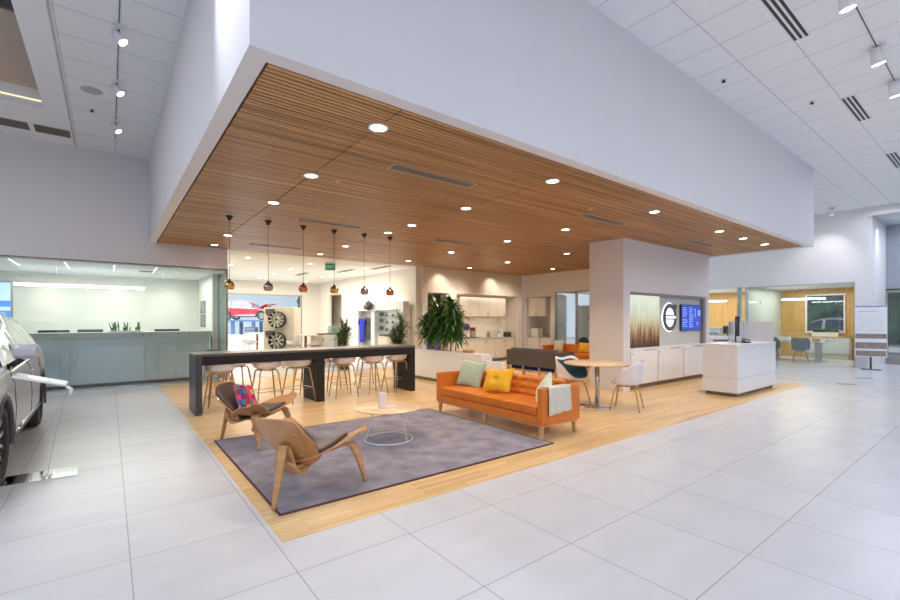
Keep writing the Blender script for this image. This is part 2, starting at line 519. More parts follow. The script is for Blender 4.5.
MB().box(23.52, 4.36, 1.09, 23.53, 5.54, 2.58).build('pane', glass_m, wf)
struct('window_3', MB().box(19.5, 3.36, 0.02, 19.515, 4.9, 2.82).box(19.5, 4.905, 0.02, 19.515, 6.44, 2.82), glass_m)
g = struct('window_4', MB().box(19.1, 6.62, 0.02, 19.5, 6.635, 2.80), glass('fin_glass', (0.88, 0.97, 0.94), haze=0.0, diffuse=0.35))
struct('window_5', MB().box(19.515, 3.345, 0.02, 19.9, 3.36, 2.80), MATS['fin_glass'])
struct('trim_5', MB().box(19.1, 6.60, 2.80, 19.5, 6.65, 2.83).box(19.08, 6.61, 0, 19.1, 6.645, 2.83).box(19.49, 3.34, 2.795, 19.52, 6.45, 2.83).box(19.49, 3.335, 0, 19.52, 3.36, 2.82), mat('green_grey_trim', (0.36, 0.45, 0.44), 0.3, 0.1))
# entrance doors (far right)
dr = struct('door_1', MB().box(21.95, 2.88, 0, 22.0, 3.02, 2.62).box(21.95, 1.3, 0, 22.0, 1.4, 2.62).box(21.95, 1.4, 2.54, 22.0, 2.88, 2.62).box(21.95, 1.4, 0, 22.0, 2.88, 0.26).box(21.955, 1.4, 0.60, 21.995, 2.88, 0.68), mat('door_frame_grey', (0.30, 0.29, 0.28), 0.4, 0.3), bevel=0.004)
MB().box(21.97, 1.4, 0.26, 21.98, 2.88, 2.54).build('pane', glass_m, dr)
struct('wall_street', MB().box(27, -9, 0, 27.1, 3.0, 5).box(27, 3.0, 0, 36, 3.1, 5), mat('street_dark', (0.17, 0.19, 0.22), 0.6, var=0.5, scale=1.3))
struct('wall_street_left', MB().box(36, 3.1, 0, 36.1, 14, 6), mat('street_green', (0.07, 0.13, 0.085), 0.6, var=0.8, scale=1.1))
# left glass office, y = 12.2
struct('window_6', MB().box(-6, 12.22, 0.02, -0.86, 12.235, 2.84).box(-0.855, 12.22, 0.02, 1.0, 12.235, 2.84).box(1.005, 12.22, 0.02, 2.34, 12.235, 2.84), glass_m)
struct('window_7', MB().box(2.345, 12.22, 0.02, 2.36, 13.25, 2.84), MATS['fin_glass'])
struct('trim_6', MB().box(-9, 12.205, 2.815, 2.37, 12.25, 2.845).box(2.335, 12.205, 0, 2.37, 12.24, 2.84).box(2.335, 13.2, 0, 2.37, 13.26, 2.84), mat('brown_trim', (0.26, 0.20, 0.17), 0.4, 0.3))
struct('wall_glass_office', MB().box(-9, 15.7, 0, 2.2, 15.8, 2.9).box(2.2, 13.26, 0, 2.35, 15.8, 3.5), mat('office_paint', (0.78, 0.80, 0.72), 0.7, var=0.01))
struct('ceiling_glass_office', MB().box(-9, 12.3, 2.80, 2.36, 15.8, 2.9), drywall)
# rear lounge room
struct('ceiling_rear_lounge', MB().box(2.2, 12.32, CZ+0.01, 8.4, 21.4, CZ+0.1), warmwall)
struct('wall_rear', MB().box(2.2, 21.3, 2.72, 8.4, 21.4, CZ+0.1).box(7.38, 21.3, 0, 8.4, 21.4, 2.72).box(2.2, 21.3, 0, 4.1, 21.4, 2.72), warmwall)
struct('wall_display', MB().box(8.12, 12.36, 0, 8.32, 18.3, CZ+0.1).box(8.2, 19.9, 0, 8.32, 21.3, CZ+0.1).box(8.2, 18.3, 2.75, 8.32, 19.9, CZ+0.1).box(8.9, 17.0, 0, 9.0, 21.4, 2.9).box(8.32, 17.0, 2.76, 9.0, 21.4, 2.9).box(8.32, 21.3, 0, 9.0, 21.4, 2.9), warmwall)
struct('window_8', MB().box(4.15, 21.34, 0.02, 7.33, 21.36, 2.70), glass_c)
struct('trim_7', MB().box(4.08, 21.28, 2.70, 7.40, 21.40, 2.76).box(7.34, 21.28, 0, 7.40, 21.40, 2.72).box(4.08, 21.28, 0, 4.14, 21.40, 2.72), grey_al, bevel=0.004)
# service bay
struct('wall_service_bay', MB().box(-6, 56, 0, 34, 56.2, 9).box(33.8, 21.4, 0, 34, 56, 9).box(-6.2, 21.4, 0, -6, 56, 9), mat('bay_white', (0.78, 0.82, 0.86), 0.6))
struct('ceiling_service_bay', MB().box(-6, 21.4, 8.5, 34, 56, 8.7), mat('bay_ceiling', (0.8, 0.84, 0.86), 0.6))
# other sides of the halls
struct('wall_left', MB().box(-9, 4, 0, -8.9, 16, 6.2), wall_m)

# ---------------------------------------------------------------- central block with display niche
X0, X1, Y0, Y1 = 8.8, 13.1, 5.25, 6.1
c = MB()
c.box(X0, Y0, 0, 9.07, Y1, CZ).box(12.92, Y0, 0, X1, Y1, CZ).box(9.07, Y0, 2.19, 12.92, Y1, CZ).box(9.07, 5.6, 0, 12.92, Y1, 2.19)
struct('wall_display_block', c, mat('block_paint', (0.76, 0.73, 0.72), 0.6, var=0.01))
struct('trim_8', MB().box(9.07, 5.27, 2.13, 12.92, 5.58, 2.19).box(12.80, 5.27, 0.93, 12.92, 5.58, 2.13).box(9.07, 5.27, 0.93, 9.10, 5.58, 2.13), mat('niche_frame', (0.30, 0.27, 0.26), 0.4))
struct('wall_display_back', MB().box(9.10, 5.36, 0.93, 12.80, 5.58, 2.13), mat('display_grey', (0.60, 0.62, 0.60), 0.25, var=0.01))

# ================================================================== objects in the display niche
t = thing('picture_panel', 'backlit picture panel of rain above brown wheat in the display niche', 'picture', (9.77, 5.30, 0.935))
m = bpy.data.materials.new('wheat_picture'); m.use_nodes = True
nt = m.node_tree; b = nt.nodes['Principled BSDF']
tcn = nt.nodes.new('ShaderNodeTexCoord'); sp = nt.nodes.new('ShaderNodeSeparateXYZ'); mp = nt.nodes.new('ShaderNodeMapping')
mp.inputs['Scale'].default_value = (24, 1, 1.6)
nz = nt.nodes.new('ShaderNodeTexNoise'); nz.inputs['Scale'].default_value = 1; nz.inputs['Detail'].default_value = 6
nt.links.new(tcn.outputs['Object'], mp.inputs[0]); nt.links.new(mp.outputs[0], nz.inputs[0]); nt.links.new(tcn.outputs['Object'], sp.inputs[0])
ma = nt.nodes.new('ShaderNodeMath'); ma.operation = 'MULTIPLY_ADD'; ma.inputs[1].default_value = 0.55
mz = nt.nodes.new('ShaderNodeMath'); mz.operation = 'MULTIPLY'; mz.inputs[1].default_value = 0.6
nt.links.new(sp.outputs['Z'], mz.inputs[0])
nt.links.new(nz.outputs['Fac'], ma.inputs[0]); nt.links.new(mz.outputs[0], ma.inputs[2])
rr = nt.nodes.new('ShaderNodeValToRGB')
cr = rr.color_ramp
cr.elements[0].position = 0.30; cr.elements[0].color = (0.05, 0.025, 0.01, 1)
cr.elements[1].position = 1.0; cr.elements[1].color = (0.72, 0.80, 0.66, 1)
e = cr.elements.new(0.46); e.color = (0.20, 0.115, 0.05, 1)
e = cr.elements.new(0.60); e.color = (0.42, 0.36, 0.23, 1)
e = cr.elements.new(0.70); e.color = (0.50, 0.55, 0.42, 1)
nt.links.new(ma.outputs[0], rr.inputs[0]); nt.links.new(rr.outputs[0], b.inputs['Base Color']); nt.links.new(rr.outputs[0], b.inputs['Emission Color'])
b.inputs['Emission Strength'].default_value = 0.55; b.inputs['Roughness'].default_value = 0.2
MATS['wheat_picture'] = m
MB().box(-0.66, -0.01, 0.0, 0.67, 0.01, 1.19).build('print', m, t)
MB().box(-0.66, 0.01, 0.0, 0.67, 0.055, 1.19).build('light_box', dgrey, t, bevel=0.004)

t = thing('round_wall_emblem', 'round silver ring emblem with a cross bar, lit white from behind, beside the blue screen', 'emblem', (11.05, 5.334, 1.63))
RX = Matrix.Rotation(PI/2, 4, 'X')
MB().lathe([(0.235, -0.01), (0.34, -0.01), (0.342, 0.0), (0.335, 0.014), (0.24, 0.014), (0.235, 0), (0.235, -0.01)], 56, RX).build('ring', mat('emblem_grey', (0.13, 0.125, 0.14), 0.35, 0.1), t)
MB().lathe([(0.0, -0.012), (0.355, -0.012), (0.362, -0.018), (0.355, -0.024), (0.0, -0.024)], 56, RX).build('halo_light', mat('halo', (1, 1, 1), 0.5, emit=(0.9, 0.95, 1.0), strength=1.5), t)
MB().box(-0.29, -0.02, -0.06, 0.29, 0.01, 0.06).build('bar', MATS['emblem_grey'], t, bevel=0.01)
MB().box(-0.24, -0.024, -0.032, 0.27, -0.020, 0.032).build('bar_face', mat('emblem_white', (0.85, 0.86, 0.9), 0.3, emit=(1, 1, 1), strength=0.5), t)
# arrow that leaves the ring at upper right
a = MB(); T = Matrix.Rotation(-PI/4, 4, 'Y')
a.box(0.33, -0.012, -0.03, 0.42, 0.008, 0.03, T)
a.add([(x, y, z) for y in (-0.012, 0.008) for (x, z) in ((0.36, -0.09), (0.44, 0.0), (0.36, 0.09))], [(0, 1, 2), (5, 4, 3), (0, 3, 4, 1), (1, 4, 5, 2), (2, 5, 3, 0)], False, T)
a.build('arrow', MATS['emblem_grey'], t)

t = thing('wall_screen', 'blue glowing screen showing panels of information at right of the round emblem', 'screen', (12.16, 5.325, 1.63))
MB().box(-0.56, -0.02, -0.335, 0.56, 0.03, 0.335).build('bezel', blackm, t, bevel=0.005)
scr = MB().box(-0.545, -0.024, -0.32, 0.545, -0.02, 0.32).build('display', mat('screen_blue', (0.02, 0.05, 0.3), 0.2, emit=(0.03, 0.06, 0.40), strength=1.0, var=0.5), t)
sl = mat('screen_light', (0.2, 0.3, 0.7), 0.3, emit=(0.22, 0.30, 0.80), strength=0.8)
random.seed(3)
for (x0, x1, z0, z1) in ((-0.52, -0.2, 0.02, 0.26), (-0.15, 0.12, -0.25, 0.26), (-0.52, -0.2, -0.26, -0.04)):
    z = z1; a = MB()
    while z > z0:
        a.box(x0, -0.027, z-0.018, x0+(x1-x0)*random.uniform(0.6, 1), -0.0245, z); z -= 0.045
    a.build('text_block', sl, scr)
for q in ((0.18, 0.0, 0.22, 0.24), (0.36, 0.05, 0.5, 0.2), (0.3, -0.2, 0.36, -0.12)):
    MB().box(q[0], -0.027, q[1], q[2], -0.0245, q[3]).build('chart', sl, scr)

# low cabinets under the niche
for k, (xa, xb, wl) in enumerate(((9.09, 10.30, 'leftmost, by the round table'), (10.32, 11.59, 'middle one under the round emblem'), (11.61, 12.90, 'rightmost, half behind the reception desk'))):
    t = thing('low_cabinet', 'white handleless cabinet below the display niche, ' + wl, 'cabinet', ((xa+xb)/2, 5.4, 0), 0, 'cabinets below the display niche')
    hw = (xb-xa)/2
    MB().box(-hw, -0.12, 0.10, hw, 0.19, 0.93).build('carcass', white_m, t)
    d = MB().box(-hw+0.03, -0.145, 0.12, hw-0.03, -0.12, 0.86).build('door', gloss_w, t, bevel=0.003)
    MB().cyl((-hw+0.09, -0.147, 0.80), (-hw+0.09, -0.155, 0.80), 0.012, n=12).build('lock', dgrey, d)
    MB().box(-hw, -0.09, 0.004, hw, 0.19, 0.10).build('plinth', plinth_m, t)
    MB().box(0.0, -0.150, 0.863, hw-0.08, -0.118, 0.875).build('finger_pull', grey_al, t)

# ================================================================== downlights, diffusers, pendants in the wood ceiling
def downlight_mesh(parentname, label, loc, group, r=0.085, warm=True, power=20, spot=105):
    t = thing(parentname, label, 'ceiling light', loc, 0, group)
    MB().lathe([(r*0.82, 0.012), (r*0.85, -0.004), (r*1.1, -0.005), (r*1.12, 0.004), (r*1.05, 0.012)], 28).build('trim_ring', gloss_w, t)
    MB().disc((0, 0, 0.001), r*0.86, 28, False).build('lens', lamp_e if warm else lamp_c, t)
    return t
rows = [(1.97, [3.63, 5.34, 6.91, 10.15, 11.62], 'first row from the left'),
        (4.49, [3.66, 5.39, 6.97, 7.86, 9.9, 11.5], 'second row from the left'),
        (7.08, [3.67, 5.45, 7.05, 9.1, 11.2], 'third row from the left'),
        (9.66, [3.68, 7.4, 9.6, 11.4], 'fourth row from the left'),
        (10.9, [3.68], None), (12.15, [3.66, 7.6, 9.9], 'row nearest the right-hand wall')]
dl0 = None
for x, ys, nm in rows:
    for k, y in enumerate(ys):
        if nm is None:
            lb = 'round downlight in the wood ceiling between the two last front ones at its right corner'
        else:
            lb = 'round warm downlight in the wood ceiling, %s, %s from the front' % (nm, ORD[k])
        if dl0 is None:
            o = dl0 = downlight_mesh('downlight', lb, (x, y, CZ-0.010), 'downlights in the wood ceiling')
        else:
            o = dup(dl0, (x, y, CZ-0.010), 0, lb)
        light('SPOT', 'downlight_lamp', (x, y, CZ-0.05), 85, WARM, 0.08, (x, y, 0), 115, 0.7)

df0 = None
def diffuser(x, y, label, L=1.25, g='slot diffusers in the wood ceiling'):
    global df0
    if df0 is None:
        t = thing('air_diffuser', label, 'vent', (x, y, CZ), 0, g)
        MB().box(-L/2, -0.10, -0.006, L/2, -0.085, 0.01).box(-L/2, 0.085, -0.006, L/2, 0.10, 0.01).box(-L/2, -0.1, -0.006, -L/2+0.015, 0.1, 0.01).box(L/2-0.015, -0.1, -0.006, L/2, 0.1, 0.01).build('frame', mat('diffuser_frame', (0.55, 0.47, 0.40), 0.4), t)
        a = MB()
        for q in (-0.05, -0.017, 0.017, 0.05):
            a.box(-L/2+0.015, q-0.006, -0.004, L/2-0.015, q+0.006, 0.006)
        a.build('blades', mat('diffuser_blade', (0.28, 0.23, 0.20), 0.5), t)
        MB().box(-L/2+0.015, -0.085, 0.0, L/2-0.015, 0.085, 0.001).build('backing', blackm, t)
        df0 = t
        return t
    return dup(df0, (x, y, CZ), 0, label)
diffuser(3.2, 4.46, 'grey slot diffuser in the wood ceiling, the one nearest the viewer')
diffuser(6.95, 4.53, 'grey slot diffuser in the wood ceiling, second along the front edge')
diffuser(10.9, 4.53, 'grey slot diffuser in the wood ceiling just right of the white block')
diffuser(3.25, 7.8, 'grey slot diffuser in the wood ceiling above the bar table pendants')
diffuser(3.2, 11.0, 'grey slot diffuser in the wood ceiling near the rear edge, behind the pendants')
diffuser(6.3, 7.9, 'grey slot diffuser in the wood ceiling right of the pendants')
sp0 = None
for (x, y, lb) in ((2.32, 5.36, 'small round sprinkler cover in the wood ceiling between the first and second light rows'), (6.11, 4.22, 'small round sprinkler cover in the wood ceiling near the front edge'), (6.7, 7.3, 'small round sprinkler cover in the wood ceiling in front of the kitchen')):
    a = MB().lathe([(0, -0.012), (0.035, -0.012), (0.045, 0.0), (0.045, 0.004)], 20)
    o = a.build('sprinkler_cover', mat('tan_cover', (0.62, 0.40, 0.26), 0.4), None, loc=(x, y, CZ))
    tag(o, lb, 'sprinkler', 'sprinkler covers in the wood ceiling')

pend = [(1.635, 8.29, gold, 'gold'), (2.27, 8.28, smoke, 'silver'), (2.91, 8.30, copper, 'copper'), (3.525, 8.30, gold, 'gold'), (4.18, 8.30, smoke, 'silver'), (4.77, 8.27, copper, 'copper')]
for k, (x, y, m, cn) in enumerate(pend):
    t = thing('pendant_lamp', '%s mirrored globe pendant on black cord over the bar table, %s from the left' % (cn, ORD[k]), 'pendant lamp', (x, y, 2.075), 0, 'globe pendants over the bar table')
    prof = [(0.085*math.sin(a_), 0.075-0.085*math.cos(a_)) for a_ in [0.75+(PI-0.95)*q/14 for q in range(15)]]
    a = MB().lathe([(p[0], p[1]) for p in prof], 28)
    prof_in = [(0.94*p[0], p[1]) for p in prof][::-1]
    a.lathe(prof_in, 28)
    sh = a.build('shade', m, t)
    MB().lathe([(0.0, 0.154), (0.02, 0.153), (0.022, 0.175), (0.008, 0.19), (0.0, 0.19)], 16).build('cap', blackm, t)
    MB().cyl((0, 0, 0.18), (0, 0, CZ-2.075-0.05), 0.0035, n=6).build('cord', blackm, t)
    MB().lathe([(0.004, CZ-2.075-0.085), (0.02, CZ-2.075-0.07), (0.06, CZ-2.075-0.005), (0.062, CZ-2.075), (0, CZ-2.075)], 24).build('canopy', blackm, t)
    MB().ell((0, 0, 0.075), (0.028, 0.028, 0.032), 12, 8).build('bulb', mat('bulb_warm', (1, 1, 1), 0.4, emit=(1.0, 0.8, 0.5), strength=6), t)

# ================================================================== hall ceiling fittings
def spot_head(t, tgt, white=True, pw=60, r=0.055, L=0.17):
    """track head hanging below the thing's origin, aimed at local target"""
    T = Vector(tgt).normalized()
    p0 = Vector((0, 0, -0.13))
    MB().box(-0.018, -0.09, -0.035, 0.018, 0.09, -0.002).build('adapter', gloss_w, t, bevel=0.003)
    MB().tube([(0, 0, -0.03), (0.0, 0.0, -0.06), p0 - T*0.03], 0.008, 8).build('bracket', blackm, t)
    MB().cyl(p0 - T*L*0.5, p0 + T*L*0.45, r*0.75, r, n=24).build('lamp_head', gloss_w, t)
    MB().cyl(p0 + T*(L*0.45+0.0005), p0 + T*(L*0.45+0.004), r*0.9, r*0.9, n=24).build('lens', lamp_c, t)
for k, y in enumerate((6.87, 8.45, 10.15)):
    t = thing('track_spotlight', 'white track spotlight on the left-hand ceiling, %s' % ('nearest the viewer', 'middle one of its track', 'farthest one by the wall')[k], 'spotlight', (0.10, y, H-0.02), 0, 'track spotlights on the left ceiling')
    tg = Vector((0.55, -0.25, -0.8))
    spot_head(t, tg)
light('SPOT', 'track_lamp', (0.05, 4.2, H-0.2), 160, COOL, 0.06, (0.72, 3.5, 4.1), 75, 0.9)
o = MB().box(0.085, -2, H-0.02, 0.115, 11.1, H).build('light_track', gloss_w); tag(o, 'thin white track with dark slot along the left-hand ceiling, carrying three spotlights', 'light track')
MB().box(0.094, -2, H-0.0215, 0.106, 11.1, H-0.02).build('slot', blackm, o)
for k, x in enumerate((6.42, 8.13, 9.5)):
    t = thing('track_spotlight', 'white cylindrical track spotlight at the upper right corner, %s from the viewer' % ORD[k], 'spotlight', (x, 1.17, H-0.02), 0, 'track spotlights on the right ceiling')
    spot_head(t, Vector((0.25, -0.1, -0.9)), r=0.075, L=0.22)
o = MB().box(2, 1.155, H-0.02, 11.0, 1.185, H).build('light_track', gloss_w); tag(o, 'thin white track with dark slot along the right-hand ceiling at the upper right', 'light track')
MB().box(2, 1.164, H-0.0215, 11.0, 1.176, H-0.02).build('slot', blackm, o)
t = thing('track_spotlight', 'small white spotlight high on the wall above the right-hand glass office', 'spotlight', (18.6, 3.75, H-0.02))
spot_head(t, Vector((0.4, 0.1, -0.9)), r=0.08, L=0.2)
light('SPOT', 'track_lamp', (18.5, 3.75, H-0.25), 70, (0.98, 0.95, 1.0), 0.06, (19.5, 4.2, 3.3), 80, 0.9)
for (xa, xb, lb) in ((5.2, 7.13, 'nearest the viewer'), (9.63, 10.95, 'middle one'), (13.6, 15.0, 'farthest at the right edge')):
    t = thing('air_diffuser', 'three-slot black linear diffuser in the right-hand tile ceiling, ' + lb, 'vent', ((xa+xb)/2, 1.74, H), 0, 'linear diffusers in the hall ceiling')
    hw = (xb-xa)/2
    MB().box(-hw-0.01, -0.10, -0.003, hw+0.01, 0.10, 0.004).build('frame', gloss_w, t)
    for q in (-0.06, 0, 0.06):
        MB().box(-hw, q-0.016, -0.006, hw, q+0.016, -0.004).build('slot', blackm, t)
for (xa, xb, lb) in ((-2.7, -1.2, 'left'), (-1.12, -0.60, 'right')):
    t = thing('return_air_grille', 'dark brown louvred return air grille in the upper left ceiling, %s one' % lb, 'vent', ((xa+xb)/2, 11.5, H-0.004))
    hw = (xb-xa)/2
    MB().box(-hw, -0.21, -0.003, hw, 0.21, 0.0).build('backing', dark_grille, t)
    a = MB()
    for q in range(10):
        a.box(-hw, -0.2+q*0.042, -0.010, hw, -0.192+q*0.042, -0.003)
    a.build('louvres', mat('louvre', (0.26, 0.22, 0.2), 0.5), t)
t = thing('ceiling_speaker', 'round grey ceiling speaker beside the left-hand light track', 'speaker', (-0.22, 9.08, H))
MB().lathe([(0, -0.012), (0.12, -0.010), (0.135, 0.0)], 32).build('grille', mat('speaker_grey', (0.45, 0.46, 0.48), 0.6), t)
MB().lathe([(0.135, -0.004), (0.150, -0.003), (0.152, 0.001)], 32).build('rim', gloss_w, t)
for (x, y, lb) in ((-0.23, 9.9, 'small dark sprinkler head beyond the round speaker in the left ceiling'), (7.43, 2.77, 'small black sensor in the hall ceiling nearest the top edge of the bulkhead'), (9.35, 2.14, 'small dark sprinkler head in the middle of the right-hand tile ceiling'), (17.4, 4.1, 'tiny sprinkler head in the hall ceiling just right of the bulkhead corner')):
    t = thing('fire_sprinkler', lb, 'sprinkler', (x, y, H), 0)
    MB().lathe([(0.055, 0.0), (0.05, -0.006), (0.018, -0.007), (0.0, -0.007)], 20).build('escutcheon', gloss_w, t)
    MB().lathe([(0.018, -0.007), (0.02, -0.03), (0.032, -0.04), (0, -0.042)], 12).build('head', blackm, t)

# ================================================================== rug and furniture of the lounge
t = thing('area_rug', 'large mottled grey-purple rug with brown edge under the orange sofa group', 'rug', (2.74, 4.94, 0.004))
MB().box(-1.66, -1.35, 0, 1.66, 1.35, 0.013).build('pile', rug_m, t)
MB().box(-1.675, -1.365, 0, 1.675, -1.35, 0.014).box(-1.675, 1.35, 0, 1.675, 1.365, 0.014).box(-1.675, -1.35, 0, -1.66, 1.35, 0.014).box(1.66, -1.35, 0, 1.675, 1.35, 0.014).build('edge_binding', rug_e, t)

def ribbon(pts, wid, thick, side=(0, 1, 0), nd=4):
    """flat laminated strip following pts"""
    # smooth the polyline by Catmull-Rom
    P = [Vector(p) for p in pts]; W = list(wid); out = []; ww = []
    for i in range(len(P)-1):
        p0 = P[max(i-1, 0)]; p1 = P[i]; p2 = P[i+1]; p3 = P[min(i+2, len(P)-1)]
        for k in range(nd):
            s = k/nd
            out.append(0.5*((2*p1)+(p2-p0)*s+(2*p0-5*p1+4*p2-p3)*s*s+(-p0+3*p1-3*p2+p3)*s**3)); ww.append(lerp(W[i], W[i+1], s))
    out.append(P[-1]); ww.append(W[-1])
    sd = Vector(side).normalized()
    rows = [[p - sd*w/2, p - sd*w/6, p + sd*w/6, p + sd*w/2] for p, w in zip(out, ww)]
    return MB().grid(rows, thick)

def lounge_chair(loc, rz, label):
    t = thing('lounge_chair', label, 'chair', loc, rz, 'three-legged plywood lounge chairs')
    def seat_pt(u, v, dz=0.0, k=1.0):
        a = abs(u)
        ch = 0.48*(1-a**3.4)**0.5 + 0.02
        cx = 0.075 + 0.24*a**1.7
        s = lerp(cx-ch/2, cx+ch/2, v)
        z = 0.315 + 0.05*v + 0.20*a**1.8 - 0.02*math.sin(PI*v)*(1-a)
        return (s, 0.46*u, z+dz)
    U = [-1+2*i/28 for i in range(29)]
    st = MB().grid([[seat_pt(u, j/10) for j in range(11)] for u in U], 0.014).build('seat_shell', veneer, t, bevel=0.002)
    MB().grid([[seat_pt(u*0.52, 0.10+0.82*(j/12), 0.018+0.016*(1-(2*i/20-1)**4)*(1-(2*j/12-1)**4)) for j in range(13)] for i, u in enumerate([-1+2*i/20 for i in range(21)])], 0.028).build('seat_pad', leather_b, t)
    def back_pt(u, v, off=0.0, k=1.0):
        w = (0.185 + 0.075*math.sin(min(1, v*1.2)*PI/2))*k
        y = w*u
        # rounded top and bottom corners
        zt = 0.27 + 0.47*v
        cr = 0.12*abs(u)**5
        zt = zt - cr*max(0, (v-0.5)/0.5) + 0.07*abs(u)**4*max(0, (0.5-v)/0.5)
        x = -0.085 - 0.33*v + 0.05*u*u + off
        return (x, y, zt)
    MB().grid([[back_pt(-1+2*i/20, j/16) for j in range(17)] for i in range(21)], 0.014).build('back_shell', veneer, t, bevel=0.002)
    MB().grid([[back_pt(-1+2*i/16, 0.04+0.92*j/12, 0.032+0.012*(1-(2*i/16-1)**4)*(1-(2*j/12-1)**4), 0.93) for j in range(13)] for i in range(17)], 0.018).build('back_pad', leather_b, t)
    for s in (-1, 1):
        for (yy, vv) in ((0.13, 0.72), (0.11, 0.25)):
            p = Vector(back_pt(s*yy/0.26, vv)); n = Vector((-0.88, 0, -0.47))
            MB().cyl(p + n*0.010, p + n*0.018, 0.010, n=12).build('wood_plug', oak_l, t)
        ribbon([(0.39, s*0.40, 0.0), (0.35, s*0.375, 0.15), (0.30, s*0.345, 0.31), (0.265, s*0.31, 0.375), (0.19, s*0.20, 0.338), (0.12, 0, 0.295)],
               [0.028, 0.058, 0.09, 0.10, 0.10, 0.10], 0.024, side=(1, 0.15*s, 0)).build('leg', veneer2, t)
    ribbon([(-0.42, 0, 0.0), (-0.375, 0, 0.2), (-0.335, 0, 0.40), (-0.31, 0, 0.485), (-0.255, 0, 0.48), (-0.215, 0, 0.36), (-0.19, 0, 0.29), (-0.05, 0, 0.285), (0.12, 0, 0.295)],
           [0.032, 0.06, 0.085, 0.09, 0.09, 0.12, 0.14, 0.12, 0.1], 0.022).build('leg', veneer2, t)
    ribbon([(-0.30, 0, 0.36), (-0.27, 0, 0.33), (-0.2, 0, 0.245), (-0.1, 0, 0.25), (0.0, 0, 0.29)], [0.10, 0.22, 0.25, 0.23, 0.18], 0.012).build('back_support', veneer2, t)
    return t
lounge_chair((1.385, 3.93, 0.018), math.radians(36), 'bent plywood lounge chair seen from behind on the near corner of the rug')
lounge_chair((1.44, 6.05, 0.018), math.radians(-47), 'bent plywood lounge chair with brown pad holding a multicoloured pillow, left of the rug')

def pillow(name, wd, ht, th, m, label, loc, rot, cat='pillow', pinch=0.10, group=None, buttons=False):
    n = 18; a = MB()
    for sgn in (1, -1):
        P = []
        for i in range(n+1):
            row = []
            for j in range(n+1):
                u = -1+2*i/n; v = -1+2*j/n
                k = 1 - pinch*(1-abs(v)**1.5)*abs(u)**2
                l = 1 - pinch*(1-abs(u)**1.5)*abs(v)**2
                hh = th/2*((1-abs(u)**2.6)*(1-abs(v)**2.6))**0.55
                if buttons:
                    hh -= 0.045*math.exp(-((u)**2+(v)**2)*30)
                row.append((u*wd/2*k, -sgn*hh*1.0, v*ht/2*l))
            P.append(row)
        a.grid(P)
    o = a.build(name, m, None, loc=loc, rot=rot)
    tag(o, label, cat, group)
    if buttons:
        MB().ell((0, -th/2+0.042, 0), (0.014, 0.006, 0.014), 10, 6).build('button', m, o)
    return o
def patterned(name, cols, scale, kind='VORONOI', rough=0.85, sc3=(1, 1, 1)):
    m = bpy.data.materials.new(name); m.use_nodes = True
    nt = m.node_tree; b = nt.nodes['Principled BSDF']; b.inputs['Roughness'].default_value = rough
    t = nt.nodes.new('ShaderNodeTexCoord'); mp = nt.nodes.new('ShaderNodeMapping'); mp.inputs['Scale'].default_value = sc3
    nt.links.new(t.outputs['Object'], mp.inputs[0])
    r = nt.nodes.new('ShaderNodeValToRGB'); r.color_ramp.interpolation = 'CONSTANT'
    while len(r.color_ramp.elements) < len(cols): r.color_ramp.elements.new(0.5)
    for i, c_ in enumerate(cols):
        r.color_ramp.elements[i].position = i/len(cols); r.color_ramp.elements[i].color = c_ + (1,)
    if kind == 'VORONOI':
        v = nt.nodes.new('ShaderNodeTexVoronoi'); v.distance = 'CHEBYCHEV'; v.inputs['Scale'].default_value = scale; v.inputs['Randomness'].default_value = 0.0
        s_ = nt.nodes.new('ShaderNodeSeparateColor')
        nt.links.new(mp.outputs[0], v.inputs['Vector']); nt.links.new(v.outputs['Color'], s_.inputs[0]); nt.links.new(s_.outputs[0], r.inputs[0])
    else:
        v = nt.nodes.new('ShaderNodeTexWave'); v.wave_type = 'BANDS'; v.bands_direction = 'DIAGONAL'; v.inputs['Scale'].default_value = scale; v.inputs['Distortion'].default_value = 6; v.inputs['Detail Scale'].default_value = 2.5
        nt.links.new(mp.outputs[0], v.inputs['Vector']); nt.links.new(v.outputs['Fac'], r.inputs[0])
    nt.links.new(r.outputs[0], b.inputs['Base Color'])
    MATS[name] = m
    return m
multi = patterned('patchwork', [(0.42, 0.01, 0.12), (0.03, 0.09, 0.30), (0.72, 0.06, 0.22), (0.16, 0.02, 0.16), (0.85, 0.14, 0.30), (0.10, 0.22, 0.12), (0.55, 0.015, 0.14), (0.90, 0.50, 0.02)], 14)
sage = patterned('sage_pattern', [(0.42, 0.52, 0.37), (0.55, 0.62, 0.47), (0.34, 0.44, 0.31)], 9, 'WAVE')
cream_p = patterned('cream_throw_weave', [(0.66, 0.62, 0.52), (0.55, 0.56, 0.50), (0.72, 0.68, 0.58)], 14, 'WAVE')
mint = patterned('mint_leaf_pattern', [(0.66, 0.74, 0.55), (0.35, 0.62, 0.40), (0.72, 0.76, 0.60)], 9, 'WAVE')
yellow = mat('mustard_fabric', (0.80, 0.43, 0.012), 0.7, bump=0.15, bscale=120)
pillow('pillow', 0.40, 0.40, 0.13, multi, 'multicoloured patchwork pillow in pink, blue and yellow on the left lounge chair', (1.40, 6.11, 0.545), (math.radians(-24), math.radians(12), math.radians(43)))

